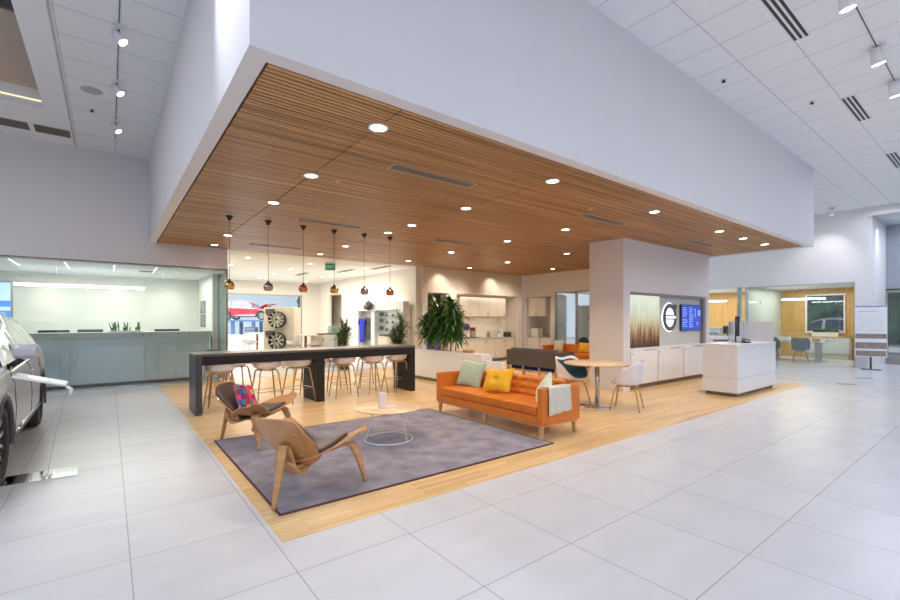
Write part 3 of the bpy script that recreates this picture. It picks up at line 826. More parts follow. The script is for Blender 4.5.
# ---- sofa (front faces -X)
def sofa(loc, rz, label, L=2.31, D=0.78, group=None, tuft=True, m=orange):
    t = thing('sofa', label, 'sofa', loc, rz, group)
    h = L/2; d = D/2
    MB().box(-d+0.03, -h+0.096, 0.191, d, h-0.096, 0.30).build('base_rail', m, t, bevel=0.012)
    for s in (-1, 1):
        y0, y1 = (h-0.095, h) if s > 0 else (-h, -h+0.095)
        MB().box(-d, y0, 0.19, d, y1, 0.67).build('armrest', m, t, bevel=0.014, seg=3)
    MB().box(-d, -h+0.095, 0.30, -d+0.13, h-0.095, 0.665).build('backrest', m, t, bevel=0.014, seg=3)
    MB().box(-d+0.02, -h+0.02, 0.165, d-0.02, h-0.02, 0.19).build('wood_frame', oak, t, bevel=0.004)
    for k in (0, 1):
        y0 = -h+0.10 + k*(L-0.2)/2; y1 = y0 + (L-0.2)/2 - 0.006
        # seat cushion: a puffed box
        nx, ny = 10, 16; P = []
        for i in range(nx+1):
            P.append([(lerp(-d+0.12, d+0.005, i/nx), lerp(y0, y1, j/ny), 0.43 + 0.022*(1-(2*i/nx-1)**4)*(1-(2*j/ny-1)**4)) for j in range(ny+1)])
        MB().grid(P, 0.13).build('seat_cushion', m, t, bevel=0.016, seg=3)
        # tufted back cushion
        nx, ny = 26, 40; P = []
        hb = [(a_, b_) for a_ in (0.3, 0.68) for b_ in (0.1, 0.3, 0.5, 0.7, 0.9)]
        for i in range(nx+1):
            row = []
            for j in range(ny+1):
                v = i/nx; u = j/ny
                bul = 0.035*(1-(2*u-1)**6)*(1-(2*v-1)**6)
                dim = sum(0.03*math.exp(-(((u-b_)*5.5)**2+((v-a_)*2.6)**2)*9) for a_, b_ in hb)
                row.append((-d+0.245 - 0.075*v + bul - dim, lerp(y0+0.005, y1, u), 0.44+0.285*v))
            P.append(row)
        bc = MB().grid(P, -0.12).build('back_cushion', m, t, bevel=0.01)
        for a_, b_ in hb:
            x = -d+0.245-0.075*a_+0.035*(1-(2*b_-1)**6)*(1-(2*a_-1)**6)-0.028
            MB().ell((x, lerp(y0+0.005, y1, b_), 0.44+0.285*a_), (0.008, 0.012, 0.012), 8, 6).build('button', m, bc)
    for (x, y) in ((d-0.05, h-0.06), (d-0.05, -h+0.06), (-d+0.06, h-0.06), (-d+0.06, -h+0.06), (d-0.07, 0.0)):
        sx = 0.02 if x > 0 else -0.02
        a = MB(); r0, r1 = 0.028, 0.017
        vs = [(x+p*r1+sx*0.7, y+q*r1, 0) for p, q in ((-1, -1), (1, -1), (1, 1), (-1, 1))] + [(x+p*r0, y+q*r0, 0.17) for p, q in ((-1, -1), (1, -1), (1, 1), (-1, 1))]
        a.add(vs, [(0, 3, 2, 1), (4, 5, 6, 7), (0, 1, 5, 4), (1, 2, 6, 5), (2, 3, 7, 6), (3, 0, 4, 7)])
        a.build('leg', oak, t, bevel=0.003)
    return t
sofa((4.76, 4.875, 0.006), PI, 'long orange leather sofa with tufted back on the right edge of the rug')
R = math.radians
pillow('pillow', 0.54, 0.47, 0.15, sage, 'sage green patterned square pillow at the left end of the orange sofa', (4.80, 5.63, 0.655), (R(-20), R(4), R(-82)))
pillow('pillow', 0.56, 0.40, 0.16, yellow, 'mustard yellow pillow with a centre button on the middle of the orange sofa', (4.72, 4.90, 0.63), (R(-26), R(-5), R(-84)), buttons=True)
pillow('pillow', 0.42, 0.40, 0.13, mint, 'cream and mint green pillow lying against the right arm of the orange sofa', (4.70, 3.98, 0.60), (R(-30), R(30), R(-140)))
# throw over the arm
P = []
n = 22
for i in range(n+1):
    s = i/n; row = []
    for j in range(15):
        x = 4.47+0.44*j/14
        # path over the arm: inner side up, across, outer side down
        L_ = s*0.62
        if L_ < 0.12: y, z = 3.832, 0.565+L_
        elif L_ < 0.25: y, z = 3.832-(L_-0.12), 0.688
        else: y, z = 3.699, 0.688-(L_-0.25)
        out = 0 if L_ < 0.25 else -(0.008+0.012*math.sin(j*1.3))*min(1, (L_-0.25)*6)
        x2 = x + (0.05*(L_-0.25) if L_ > 0.25 else 0)*(j/7-1) + 0.03*(L_-0.25)
        row.append((x2, y+out, z + (0.0 if L_ < 0.25 else 0.02*(j/14)*(L_-0.25)*4)))
    P.append(row)
o = MB().grid(P, 0.008).build('throw_blanket', cream_p); tag(o, 'cream knitted throw draped over the right arm of the orange sofa', 'blanket')

# ---- coffee table
t = thing('coffee_table', 'low round coffee table with pale oak top and white wire base on the rug', 'coffee table', (2.86, 5.0, 0.018))
MB().lathe([(0, 0.40), (0.415, 0.40), (0.425, 0.408), (0.42, 0.418), (0, 0.418)], 64).build('tabletop', oak_top, t)
wr = mat('white_wire', (0.82, 0.82, 0.84), 0.35)
MB().tube([(0.31*math.cos(a_*PI/24), 0.31*math.sin(a_*PI/24), 0.008) for a_ in range(48)], 0.008, 8, True).build('base_ring', wr, t)
MB().tube([(0.2*math.cos(a_*PI/24), 0.2*math.sin(a_*PI/24), 0.393) for a_ in range(48)], 0.006, 8, True).build('top_ring', wr, t)
for k in range(2):
    a_ = R(-37.7-32-116*k)
    MB().cyl((0.31*math.cos(a_), 0.31*math.sin(a_), 0.008), (0.2*math.cos(a_), 0.2*math.sin(a_), 0.393), 0.006, n=8).build('leg', wr, t)
t = thing('card_holder', 'small pinkish white L-shaped stand on the coffee table', 'stand', (2.76, 4.95, 0.436), R(-20))
MB().box(-0.06, -0.035, 0, 0.03, 0.035, 0.20).build('upright', mat('pinkish_white', (0.80, 0.68, 0.66), 0.4), t, bevel=0.004)
MB().box(0.03, -0.04, 0.0, 0.15, 0.04, 0.022).build('foot', plas_w, t, bevel=0.004)

# ---- bar table
t = thing('bar_table', 'long dark stained bar table with three slab legs beneath the pendants', 'bar table', (3.22, 8.5, 0.004))
MB().box(-2.115, -0.356, 0.955, 2.115, 0.376, 0.995).build('tabletop', mat('dark_top', (0.12, 0.10, 0.085), 0.3, var=0.15, scale=9), t, bevel=0.004)
MB().box(-2.02, -0.35, 0.81, 2.0, -0.30, 0.953).box(-2.02, 0.32, 0.81, 2.0, 0.37, 0.953).build('apron', darkoak, t, bevel=0.003)
for (xa, xb) in ((-2.11, -2.02), (-0.10, 0.05), (2.0, 2.11)):
    MB().box(xa-0.002, -0.353, 0.0, xb+0.002, 0.373, 0.953).build('leg_panel', darkoak if xa > -2 else mat('dark_grey_laminate', (0.055, 0.056, 0.06), 0.35), t, bevel=0.003)
MB().box(-2.02, -0.30, 0.82, 2.0, 0.32, 0.86).build('under_tray', darkoak, t)

def bucket(sx, sy, z0, hb, hs, hf, n=36, m=16, flare=0.30, roll=0.5):
    """moulded shell: pan plus wall whose height follows the direction (back, sides, front); +x is forward"""
    P = []
    for k in range(n+1):
        a_ = 2*PI*k/n; ca, sa = math.cos(a_), math.sin(a_)
        back = max(0, -ca); side = abs(sa); front = max(0, ca)
        hh = hs*side**1.5 + hb*back**1.3*(1 if back else 0)
        hh = max(hh, hf) if front < 0.98 else hf
        hh = hh*(1-front**0.9*0.75)
        row = []
        for j in range(m+1):
            s = j/m
            rr = min(1, s/0.55)
            wl = max(0, (s-0.55)/0.45)
            q = rr*(0.80+0.20*min(1, s*1.4)) + flare*wl*(0.55+0.45*back)
            ex = abs(ca)**0.75*(1 if ca > 0 else -1); ey = abs(sa)**0.75*(1 if sa > 0 else -1)
            z = z0 + 0.028*rr**3 + hh*(wl**1.15)
            row.append((sx*q*ex, sy*q*ey, z))
        P.append(row)
    return P
def stool(loc, rz, label, shell=plas_w, legm=oak, back=0.115, group='white shell bar stools at the bar table', zs=0.665):
    t = thing('bar_stool', label, 'bar stool', loc, rz, group)
    MB().grid(bucket(0.175, 0.21, zs, back, 0.075, 0.02, 32, 12, 0.22), 0.010).build('seat_shell', shell, t)
    MB().tube([(0.14*math.cos(a_*PI/12), 0.15*math.sin(a_*PI/12), zs-0.012) for a_ in range(24)], 0.012, 8, True).build('seat_frame', legm, t)
    for sx in (-1, 1):
        for sy in (-1, 1):
            MB().tube([(0.235*sx, 0.235*sy, 0), (0.155*sx, 0.155*sy, zs-0.06), (0.14*sx, 0.14*sy, zs-0.02), (0.10*sx, 0.10*sy, zs-0.006)], 0.012, 8, rs=[0.010, 0.0145, 0.014, 0.012]).build('leg', legm, t)
    q = 0.235-0.065*0.27/0.52
    MB().tube([(q, q, 0.27), (-q, q, 0.27), (-q, -q, 0.27), (q, -q, 0.27)], 0.006, 6, True).build('footrest', steel, t)
    return t
near = [(1.52, 8.40, 'leftmost, beside the end slab'), (2.28, 8.42, 'second from the left in the near row'), (2.86, 8.42, 'just left of the middle slab'), (3.78, 8.42, 'just right of the middle slab'), (4.44, 8.42, 'second from the right in the near row'), (5.03, 8.44, 'rightmost, beside the end slab')]
for k, (x, y, lb) in enumerate(near):
    stool((x, y, 0.004), R([70, 92, 98, 84, 95, 100][k]), 'white shell stool under the bar table, ' + lb)
stool((1.98, 9.35, 0.004), R(-80), 'white shell stool with oak legs on the far side of the bar table, left part')
stool((3.95, 9.30, 0.004), R(-95), 'white shell stool on the far side of the bar table, right of the middle slab')
grey_sh = mat('charcoal_shell', (0.10, 0.10, 0.10), 0.5)
stool((1.72, 9.9, 0.004), R(-80), 'charcoal backed stool whose rim shows over the left end of the bar table', grey_sh, oak, 0.26, 'dark stools behind the bar table')
stool((3.38, 9.4, 0.004), R(-90), 'charcoal backed stool whose rim shows over the middle of the bar table', grey_sh, oak, 0.26, 'dark stools behind the bar table')
stool((4.78, 9.35, 0.004), R(-100), 'dark teal stool on the far side of the bar table near its right end', teal, oak, 0.10, None)

# ---- round table with two tub chairs
t = thing('cafe_table', 'round pale oak cafe table on a steel pedestal between sofa and white block', 'table', (7.02, 4.70, 0.004))
MB().lathe([(0, 0.755), (0.575, 0.755), (0.59, 0.770), (0.585, 0.785), (0, 0.785)], 64).build('tabletop', oak_top, t)
MB().cyl((0, 0, 0.02), (0, 0, 0.755), 0.042, n=28).build('pedestal', steel, t)
MB().lathe([(0, 0.024), (0.05, 0.024), (0.32, 0.014), (0.33, 0.0), (0, 0.0)], 48).build('base_plate', chrome, t)
def tub_chair(loc, rz, label, shell, inner=None, legm=oak, group=None, zs=0.43, hb=0.36):
    t = thing('tub_chair', label, 'chair', loc, rz, group)
    P = bucket(0.235, 0.265, zs, hb, 0.27, 0.015, 40, 16, 0.16)
    MB().grid(P, 0.012).build('shell', shell, t)
    if inner:
        Pi = [[(p[0]*0.965, p[1]*0.965, p[2]+0.012+0.0*j) for j, p in enumerate(row[:-1])] for row in P]
        MB().grid(Pi, 0.008).build('upholstery', inner, t)
    a = MB()
    for sx in (-1, 1):
        a.cyl((0.15*sx, -0.14, zs-0.03), (0.15*sx, 0.14, zs-0.03), 0.012, n=8)
    a.cyl((-0.15, 0, zs-0.03), (0.15, 0, zs-0.03), 0.012, n=8).build('seat_frame', legm, t)
    for sx in (-1, 1):
        for sy in (-1, 1):
            MB().tube([(0.24*sx, 0.235*sy, 0), (0.175*sx, 0.165*sy, zs-0.09), (0.15*sx, 0.13*sy, zs-0.028)], 0.012, 8, rs=[0.010, 0.014, 0.013]).build('leg', legm, t)
    return t
tub_chair((7.12, 4.18, 0.004), R(110), 'white tub chair with oak legs on the near side of the round cafe table', mat('pale_lilac_shell', (0.78, 0.76, 0.80), 0.35), None, group='tub chairs at the round cafe table')
tub_chair((7.0, 5.24, 0.004), R(-98), 'white tub chair with teal upholstered inside, behind the round cafe table', plas_w, teal, group='tub chairs at the round cafe table')

# ---- reception desk
t = thing('reception_desk', 'white block reception desk with brown plinth at the right end of the wood floor', 'desk', (11.06, 3.785, 0.004))
MB().box(-1.11, -0.335, 0.075, 1.11, 0.335, 0.365).box(-1.10, -0.325, 0.365, 1.10, 0.325, 0.385).box(-1.11, -0.335, 0.385, 1.11, 0.335, 1.02).build('body', gloss_w, t, bevel=0.003)
MB().box(-1.115, -0.34, 1.02, 1.115, 0.34, 1.06).build('countertop', gloss_w, t, bevel=0.003)
MB().box(-1.06, -0.285, 0.0, 1.06, 0.285, 0.075).build('plinth', plinth_m, t)
t = thing('desk_screen_panel', 'grey translucent privacy screen standing on the right end of the reception desk', 'screen panel', (12.0, 3.9, 1.064))
acr = mat('frosted_grey', (0.50, 0.52, 0.57), 0.35)
MB().box(0.14, -0.42, 0, 0.16, 0.18, 0.46).build('end_panel', acr, t, bevel=0.003)
MB().box(-0.75, 0.18, 0, 0.16, 0.20, 0.46).build('back_panel', mat('frosted_grey_dark', (0.38, 0.41, 0.47), 0.35), t, bevel=0.003)
t = thing('computer_monitor', 'thin black monitor seen from its edge on the reception desk', 'monitor', (11.15, 3.88, 1.064), R(25))
MB().box(-0.27, -0.015, 0.14, 0.27, 0.02, 0.58).build('screen', blackm, t, bevel=0.005)
MB().box(-0.03, 0.02, 0.01, 0.03, 0.045, 0.25).build('stand', blackm, t, bevel=0.004)
MB().box(-0.11, -0.08, 0, 0.11, 0.10, 0.012).build('foot', blackm, t, bevel=0.004)
t = thing('desk_phone', 'black desk phone at the foot of the monitor on the reception desk', 'phone', (11.02, 3.66, 1.064), R(20))
a = MB(); a.add([(-0.10, -0.09, 0), (0.10, -0.09, 0), (0.10, 0.09, 0), (-0.10, 0.09, 0), (-0.10, -0.09, 0.015), (0.10, -0.09, 0.015), (0.10, 0.09, 0.06), (-0.10, 0.09, 0.06)], [(0, 3, 2, 1), (4, 5, 6, 7), (0, 1, 5, 4), (1, 2, 6, 5), (2, 3, 7, 6), (3, 0, 4, 7)])
a.build('base', blackm, t, bevel=0.005)
MB().tube([(-0.07, -0.08, 0.045), (-0.075, 0.0, 0.075), (-0.07, 0.08, 0.085)], 0.018, 10).build('handset', dgrey, t)
t = thing('service_desk', 'second white desk with two dark slots behind the reception desk', 'desk', (14.9, 6.15, 0), R(-25))
MB().box(-0.8, -0.35, 0.0, 0.8, 0.35, 0.98).build('body', gloss_w, t, bevel=0.004)
MB().box(-0.83, -0.38, 0.98, 0.83, 0.38, 1.04).build('countertop', gloss_w, t, bevel=0.004)
for x in (-0.4, 0.35):
    MB().box(x-0.3, -0.355, 0.90, x+0.3, -0.349, 0.95).build('slot', dgrey, t)

# ---- planter unit with plants
t = thing('planter_counter', 'long low white planter counter with lower step behind the orange sofa', 'counter', (6.5, 8.6, 0.004))
MB().box(0, -1.33, 0.08, 0.33, 1.45, 0.79).build('tall_section', gloss_w, t, bevel=0.004)
MB().box(0, -1.97, 0.08, 0.12, -1.335, 0.66).build('low_section', gloss_w, t, bevel=0.004)
MB().box(0.03, -1.93, 0, 0.11, 1.41, 0.08).build('plinth', plinth_m, t)
MB().box(0.03, -0.9, 0.785, 0.30, 1.2, 0.794).build('top_seam', white_m, t)

def leaf(mb, base, d0, L, wd, droop, n=5):
    p = Vector(base); d = Vector(d0).normalized(); side = d.cross(Vector((0, 0, 1)))
    if side.length < 0.05: side = Vector((1, 0, 0))
    side.normalize()
    rows = []
    for i in range(n+1):
        s = i/n
        ww = wd*(math.sin(PI*min(1, 0.12+0.88*s)))**0.8 if s < 1 else 0.001
        rows.append([p - side*ww/2, p + side*ww/2 + Vector((0, 0, 0.15*ww))])
        p = p + d*(L/n)
        d = (d + Vector((0, 0, -droop/n))).normalized()
    mb.grid(rows)
def cane_plant(name, label, loc, stems, heads, leafL, m=leaf_m, wd=0.035, nleaf=26, droop=1.9, group=None, seed=1, pot=None):
    random.seed(seed)
    t = thing(name, label, 'plant', loc, 0, group)
    fol = MB(); cane = MB()
    for (x, y, h) in stems:
        bx = x*1.15+random.uniform(-0.03, 0.03); by = y*1.15+random.uniform(-0.03, 0.03)
        cane.tube([(x*0.8, y*0.8, 0), (lerp(x*.8, bx, .5), lerp(y*.8, by, .5), h*0.5), (bx, by, h)], 0.012, 6)
        for q in range(heads):
            zz = h*(1-0.80*q/max(1, heads))
            px, py = lerp(x*.8, bx, zz/h), lerp(y*.8, by, zz/h)
            for k in range(nleaf):
                a_ = random.uniform(0, 2*PI); el = random.uniform(0.0, 1.25)
                leaf(fol, (px, py, zz+random.uniform(-0.09, 0.05)), (math.cos(a_)*math.cos(el), math.sin(a_)*math.cos(el), math.sin(el)), leafL*random.uniform(0.65, 1.1), wd*random.uniform(0.7, 1.15), droop*random.uniform(0.7, 1.2))
    fol.build('foliage', m, t)
    cane.build('stem', bark, t)
    if pot:
        r, hh, pm = pot
        MB().lathe([(0, -hh), (r*0.85, -hh), (r, 0), (r*0.9, 0), (r*0.88, -0.04), (0, -0.04)], 28).build('pot', pm, t)
    return t
cane_plant('dracaena_plant', 'lush dark green strap-leaved plant at the left of the white planter counter', (6.67, 9.22, 0.795), [(0, 0, 1.12), (0.12, 0.16, 0.95), (-0.08, -0.18, 1.0), (-0.14, 0.22, 0.75), (0.1, -0.1, 0.7)], 5, 0.43, seed=4, nleaf=34, group='strap-leaved plants on the planter counter', wd=0.055)
cane_plant('dracaena_plant', 'taller lush green strap-leaved plant on the white planter counter, right of the pair', (6.67, 8.60, 0.795), [(0, 0, 1.2), (0.12, 0.16, 1.0), (-0.10, -0.16, 1.05), (-0.1, 0.2, 0.8), (0.1, -0.12, 0.8)], 5, 0.42, seed=9, nleaf=34, group='strap-leaved plants on the planter counter', wd=0.055)
cane_plant('palm_plant', 'spiky olive green palm in front of the left end of the clothing display', (5.9, 13.2, 0.45), [(0, 0, 0.95), (0.12, 0.1, 0.7), (-0.1, 0.08, 0.6), (0.02, -0.14, 0.8)], 4, 0.44, leaf_d, 0.034, 30, 1.0, seed=12, group='floor palms by the clothing display', pot=(0.2, 0.45, dgrey))
cane_plant('palm_plant', 'tall spiky olive green palm in front of the right end of the clothing display', (7.3, 12.1, 0.45), [(0, 0, 1.15), (0.12, 0.1, 0.85), (-0.12, 0.06, 0.7), (0.02, -0.14, 0.95), (0.05, 0.15, 0.5)], 4, 0.44, leaf_d, 0.034, 32, 1.0, seed=15, group='floor palms by the clothing display', pot=(0.22, 0.45, dgrey))
vase_m = patterned('blue_white_porcelain', [(0.16, 0.20, 0.62), (0.55, 0.58, 0.80), (0.22, 0.26, 0.70)], 16, 'WAVE', 0.2)
for k, (y, s, lb) in enumerate(((9.02, 1.0, 'taller blue and white porcelain vase in front of the plants on the white counter'), (9.42, 0.75, 'smaller blue and white porcelain vase left of the taller one on the white counter'))):
    o = MB().lathe([(0, 0), (0.055*s, 0), (0.04*s, 0.03*s), (0.075*s, 0.12*s), (0.07*s, 0.2*s), (0.03*s, 0.26*s), (0.028*s, 0.30*s), (0.045*s, 0.34*s), (0.03*s, 0.335*s), (0.0, 0.3*s)], 24).build('vase', vase_m, None, loc=(6.56, y, 0.80))
    tag(o, lb, 'vase', 'porcelain vases')
t = thing('wooden_tray', 'round light wooden tray beside the plants on the white planter counter', 'tray', (6.67, 7.92, 0.80))
MB().lathe([(0, 0), (0.12, 0), (0.15, 0.055), (0.14, 0.06), (0.115, 0.012), (0, 0.012)], 32).build('bowl', mat('tan_wood', (0.60, 0.36, 0.15), 0.4), t)
MB().box(-0.06, -0.05, 0.013, 0.07, 0.05, 0.05).build('contents', mat('beige_paper', (0.7, 0.6, 0.42), 0.7), t, bevel=0.004)
t = thing('low_coffee_counter', 'low dark-topped unit between planter counter and brown sofa', 'counter', (7.2, 7.75, 0))
MB().box(-0.2, -0.2, 0.0, 0.2, 0.2, 0.60).build('body', white_m, t, bevel=0.004)
MB().box(-0.21, -0.21, 0.60, 0.21, 0.21, 0.66).build('top', dgrey, t, bevel=0.004)

# ---- brown corner bench with blue seats (its back to the viewer)
t = thing('lounge_bench', 'dark taupe high-backed three-seat bench with blue seats, seen from behind', 'sofa', (8.12, 6.5, 0.004))
MB().box(0, 0, 0.42, 0.09, 1.62, 0.81).build('backrest', taupe, t, bevel=0.012)
MB().box(0.09, 0, 0.42, 0.66, 0.08, 0.80).build('armrest', taupe, t, bevel=0.012)
MB().box(0.09, 1.54, 0.42, 0.62, 1.62, 0.80).build('armrest', taupe, t, bevel=0.012)
for k in range(3):
    MB().box(0.1, 0.09+k*0.485, 0.33, 0.66, 0.565+k*0.485, 0.42).build('seat_cushion', blueseat, t, bevel=0.02, seg=3)
for k in range(2):
    MB().box(0.10, 0.12+k*0.75, 0.44, 0.20, 0.82+k*0.75, 0.85).build('back_cushion', taupe, t, bevel=0.03, seg=3)
MB().box(0, 0, 0.29, 0.68, 1.62, 0.33).build('frame', oak, t, bevel=0.004)
for y in (0.04, 0.54, 1.06, 1.58):
    MB().box(0.01, y-0.02, 0.0, 0.05, y+0.02, 0.43).build('leg', oak, t, bevel=0.003)
    MB().box(0.62, y-0.02, 0.0, 0.66, y+0.02, 0.29).build('leg', oak, t, bevel=0.003)

# ---- second orange sofa by the glass
sofa((12.62, 9.35, 0.006), PI, 'second orange sofa standing in front of the glass wall at the rear', L=2.2, D=0.78)
pillow('pillow', 0.42, 0.42, 0.13, mint, 'cream and mint green pillow at the left end of the rear orange sofa', (12.60, 10.0, 0.65), (R(-16), 0, R(-88)))
pillow('pillow', 0.50, 0.38, 0.13, yellow, 'mustard yellow pillow on the rear orange sofa, by the white block', (12.62, 8.95, 0.63), (R(-20), 0, R(-90)))

# ================================================================== kitchen recess
uw = (12.50-10.15)/5
for k in range(5):
    x = 10.15+k*uw
    t = thing('wall_cabinet', 'cream wall cabinet of the rear kitchen recess, %s from the left' % ORD[k], 'cabinet', (x, 12.55, 1.70), 0, 'wall cabinets of the kitchen recess')
    MB().box(0, 0, 0, uw, 0.38, 0.74).build('carcass', white_m, t)
    d = MB().box(0.004, -0.02, 0.003, uw-0.004, 0.0, 0.735).build('door', mat('cream_laminate', (0.83, 0.78, 0.68), 0.35, var=0.01), t, bevel=0.002)
    hx = uw-0.05 if k % 2 == 0 else 0.05
    MB().box(hx-0.006, -0.035, 0.03, hx+0.006, -0.02, 0.15).build('handle', steel, d, bevel=0.002)
bw_ = (12.84-9.78)/6
for k in range(6):
    x = 9.78+k*bw_
    t = thing('base_cabinet', 'cream base cabinet of the rear kitchen recess, %s from the left' % ORD[k], 'cabinet', (x, 12.42, 0.0), 0, 'base cabinets of the kitchen recess')
    MB().box(0, 0, 0.1, bw_, 0.5, 0.855).build('carcass', white_m, t)
    d = MB().box(0.004, -0.02, 0.11, bw_-0.004, 0.0, 0.85).build('door', MATS['cream_laminate'], t, bevel=0.002)
    hx = bw_-0.05 if k % 2 == 0 else 0.05
    MB().box(hx-0.006, -0.035, 0.68, hx+0.006, -0.02, 0.80).build('handle', steel, d, bevel=0.002)
    MB().box(0, 0.05, 0.004, bw_, 0.5, 0.1).build('plinth', plinth_m, t)
o = MB().box(9.76, 12.38, 0.857, 12.845, 12.94, 0.895).build('worktop', mat('stone_top', (0.66, 0.62, 0.55), 0.3), None, bevel=0.004); tag(o, 'pale stone worktop running along the rear kitchen recess', 'worktop')
o = MB().box(9.98, 12.75, 1.62, 10.14, 12.94, 1.90).build('paper_dispenser', mat('tan_box', (0.5, 0.40, 0.27), 0.5), None, bevel=0.008); tag(o, 'tan box dispenser on the wall left of the kitchen wall cabinets', 'dispenser')
def canister(x, y, z, r, h, m, label, lidm=None, name='canister', cat='container', group=None):
    t = thing(name, label, cat, (x, y, z), 0, group)
    MB().lathe([(0, 0), (r*0.92, 0), (r, h*0.12), (r, h*0.72), (r*0.75, h*0.8), (0, h*0.8)], 20).build('body', m, t)
    MB().lathe([(0, h*0.8), (r*0.8, h*0.8), (r*0.8, h*0.93), (r*0.3, h), (0, h)], 20).build('lid', lidm or m, t)
    return t
purp = mat('deep_blue_plastic', (0.05, 0.03, 0.22), 0.3); red_p = mat('dark_red_plastic', (0.30, 0.02, 0.05), 0.3)
t = thing('coffee_grinder', 'coffee grinder with dark red hopper at the left of the kitchen worktop', 'coffee grinder', (10.20, 12.62, 0.895))
MB().box(-0.09, -0.1, 0, 0.09, 0.1, 0.36).build('body', mat('brown_body', (0.16, 0.08, 0.05), 0.4), t, bevel=0.01)
MB().lathe([(0.05, 0.36), (0.12, 0.44), (0.12, 0.56), (0.0, 0.58)], 20).build('hopper', red_p, t)
t = thing('coffee_brewer', 'white coffee brewer with deep blue top beside the dark red grinder', 'coffee machine', (10.52, 12.60, 0.895))
MB().box(-0.13, -0.05, 0, 0.13, 0.13, 0.30).build('body', white_m, t, bevel=0.015)
MB().box(-0.13, -0.13, 0, 0.13, 0.13, 0.035).build('drip_tray', blackm, t, bevel=0.004)
MB().lathe([(0.06, 0.30), (0.13, 0.36), (0.13, 0.47), (0.09, 0.53), (0, 0.54)], 20).build('hopper', purp, t)
t = thing('coffee_brewer', 'grey coffee brewer with red top, right of the blue topped one', 'coffee machine', (10.84, 12.60, 0.895))
MB().box(-0.11, -0.05, 0, 0.11, 0.13, 0.26).build('body', mat('taupe_body', (0.36, 0.32, 0.29), 0.4), t, bevel=0.012)
MB().box(-0.11, -0.12, 0, 0.11, 0.13, 0.03).build('drip_tray', blackm, t, bevel=0.004)
MB().box(-0.09, -0.06, 0.26, 0.09, 0.10, 0.40).build('hopper', red_p, t, bevel=0.02)
o = MB().box(11.1, 12.5, 0.896, 11.42, 12.7, 0.93).build('serving_tray', mat('pale_tray', (0.7, 0.64, 0.5), 0.4), None, bevel=0.006); tag(o, 'low pale serving tray on the kitchen worktop', 'tray')
canister(11.62, 12.6, 0.896, 0.07, 0.24, mat('rose_jar', (0.35, 0.2, 0.17), 0.4), 'brownish rose jar in the middle of the kitchen worktop')
t = thing('faucet', 'curved steel tap over the kitchen worktop', 'tap', (11.95, 12.78, 0.896))
MB().tube([(0, 0, 0), (0, 0, 0.22), (0, -0.04, 0.28), (0, -0.11, 0.28), (0, -0.14, 0.22)], 0.012, 10).build('spout', steel, t)
MB().lathe([(0, 0), (0.03, 0), (0.025, 0.02), (0, 0.02)], 16).build('base', steel, t)
canister(12.15, 12.55, 0.896, 0.055, 0.20, gloss_w, 'small white canister left of the tall white thermos', dgrey)
canister(12.34, 12.6, 0.896, 0.065, 0.32, gloss_w, 'tall white thermos jug on the kitchen worktop', gloss_w)
t = thing('toaster', 'dark toaster at the right end of the kitchen worktop', 'toaster', (12.64, 12.6, 0.896))
MB().box(-0.15, -0.09, 0, 0.15, 0.09, 0.19).build('body', mat('toaster_dark', (0.10, 0.09, 0.075), 0.3, 0.5), t, bevel=0.015)
MB().box(-0.11, -0.05, 0.191, 0.11, -0.02, 0.194).box(-0.11, 0.02, 0.191, 0.11, 0.05, 0.194).build('slot', blackm, t)
# side recess in the right-hand wall (faces -X)
for k in range(2):
    y = 11.2+k*0.43
    t = thing('wall_cabinet', 'white wall cabinet in the narrow side recess, %s door' % ('right', 'left')[k], 'cabinet', (13.32, y, 1.72), 0, 'wall cabinets of the side recess')
    MB().box(0, 0, 0, 0.36, 0.43, 0.72).build('carcass', white_m, t)
    d = MB().box(-0.02, 0.004, 0.003, 0.0, 0.426, 0.715).build('door', gloss_w, t, bevel=0.002)
    MB().box(-0.033, 0.38-k*0.33, 0.03, -0.02, 0.392-k*0.33, 0.14).build('handle', steel, d)
    t = thing('base_cabinet', 'white base cabinet in the narrow side recess, %s door' % ('right', 'left')[k], 'cabinet', (13.30, 10.85+k*0.62, 0.0), 0, 'base cabinets of the side recess')
    MB().box(0, 0, 0.1, 0.5, 0.61, 0.87).build('carcass', white_m, t)
    d = MB().box(-0.02, 0.004, 0.11, 0.0, 0.606, 0.86).build('door', gloss_w, t, bevel=0.002)
    MB().box(-0.033, 0.54-k*0.48, 0.68, -0.02, 0.552-k*0.48, 0.80).build('handle', steel, d)
    MB().box(0.05, 0, 0.004, 0.5, 0.61, 0.1).build('plinth', plinth_m, t)
o = MB().box(13.27, 10.84, 0.872, 13.93, 12.08, 0.905).build('worktop', MATS['stone_top'], None, bevel=0.004); tag(o, 'short worktop in the narrow side recess', 'worktop')
o = MB().box(13.35, 11.60, 0.906, 13.65, 11.98, 1.24).build('ice_maker', gloss_w, None, bevel=0.02); tag(o, 'white box-shaped appliance on the short side worktop', 'appliance')
o = MB().box(13.15, 12.14, 1.58, 13.16, 12.20, 1.68).build('light_switch', gloss_w, None, bevel=0.002); tag(o, 'small white light switch between kitchen recess and side recess', 'switch')
for x in (9.0, 11.4):
    light('SPOT', 'wash_and_fill_lamp', (x, 11.7, CZ-0.05), 30, WARM, 0.05, (x, 12.25, 2.5), 90, 0.9)
    light('SPOT', 'wash_and_fill_lamp', (x+0.6, 10.6, CZ-0.05), 120, (1.0, 0.90, 0.78), 0.08, (x+0.6, 12.6, 1.3), 80, 0.9)  # extra spots added to brighten the kitchen recess, not wall washers
light('AREA', 'under_cabinet_lamp', (11.3, 12.7, 1.68), 3, WARM, 2.2, size_y=0.1)

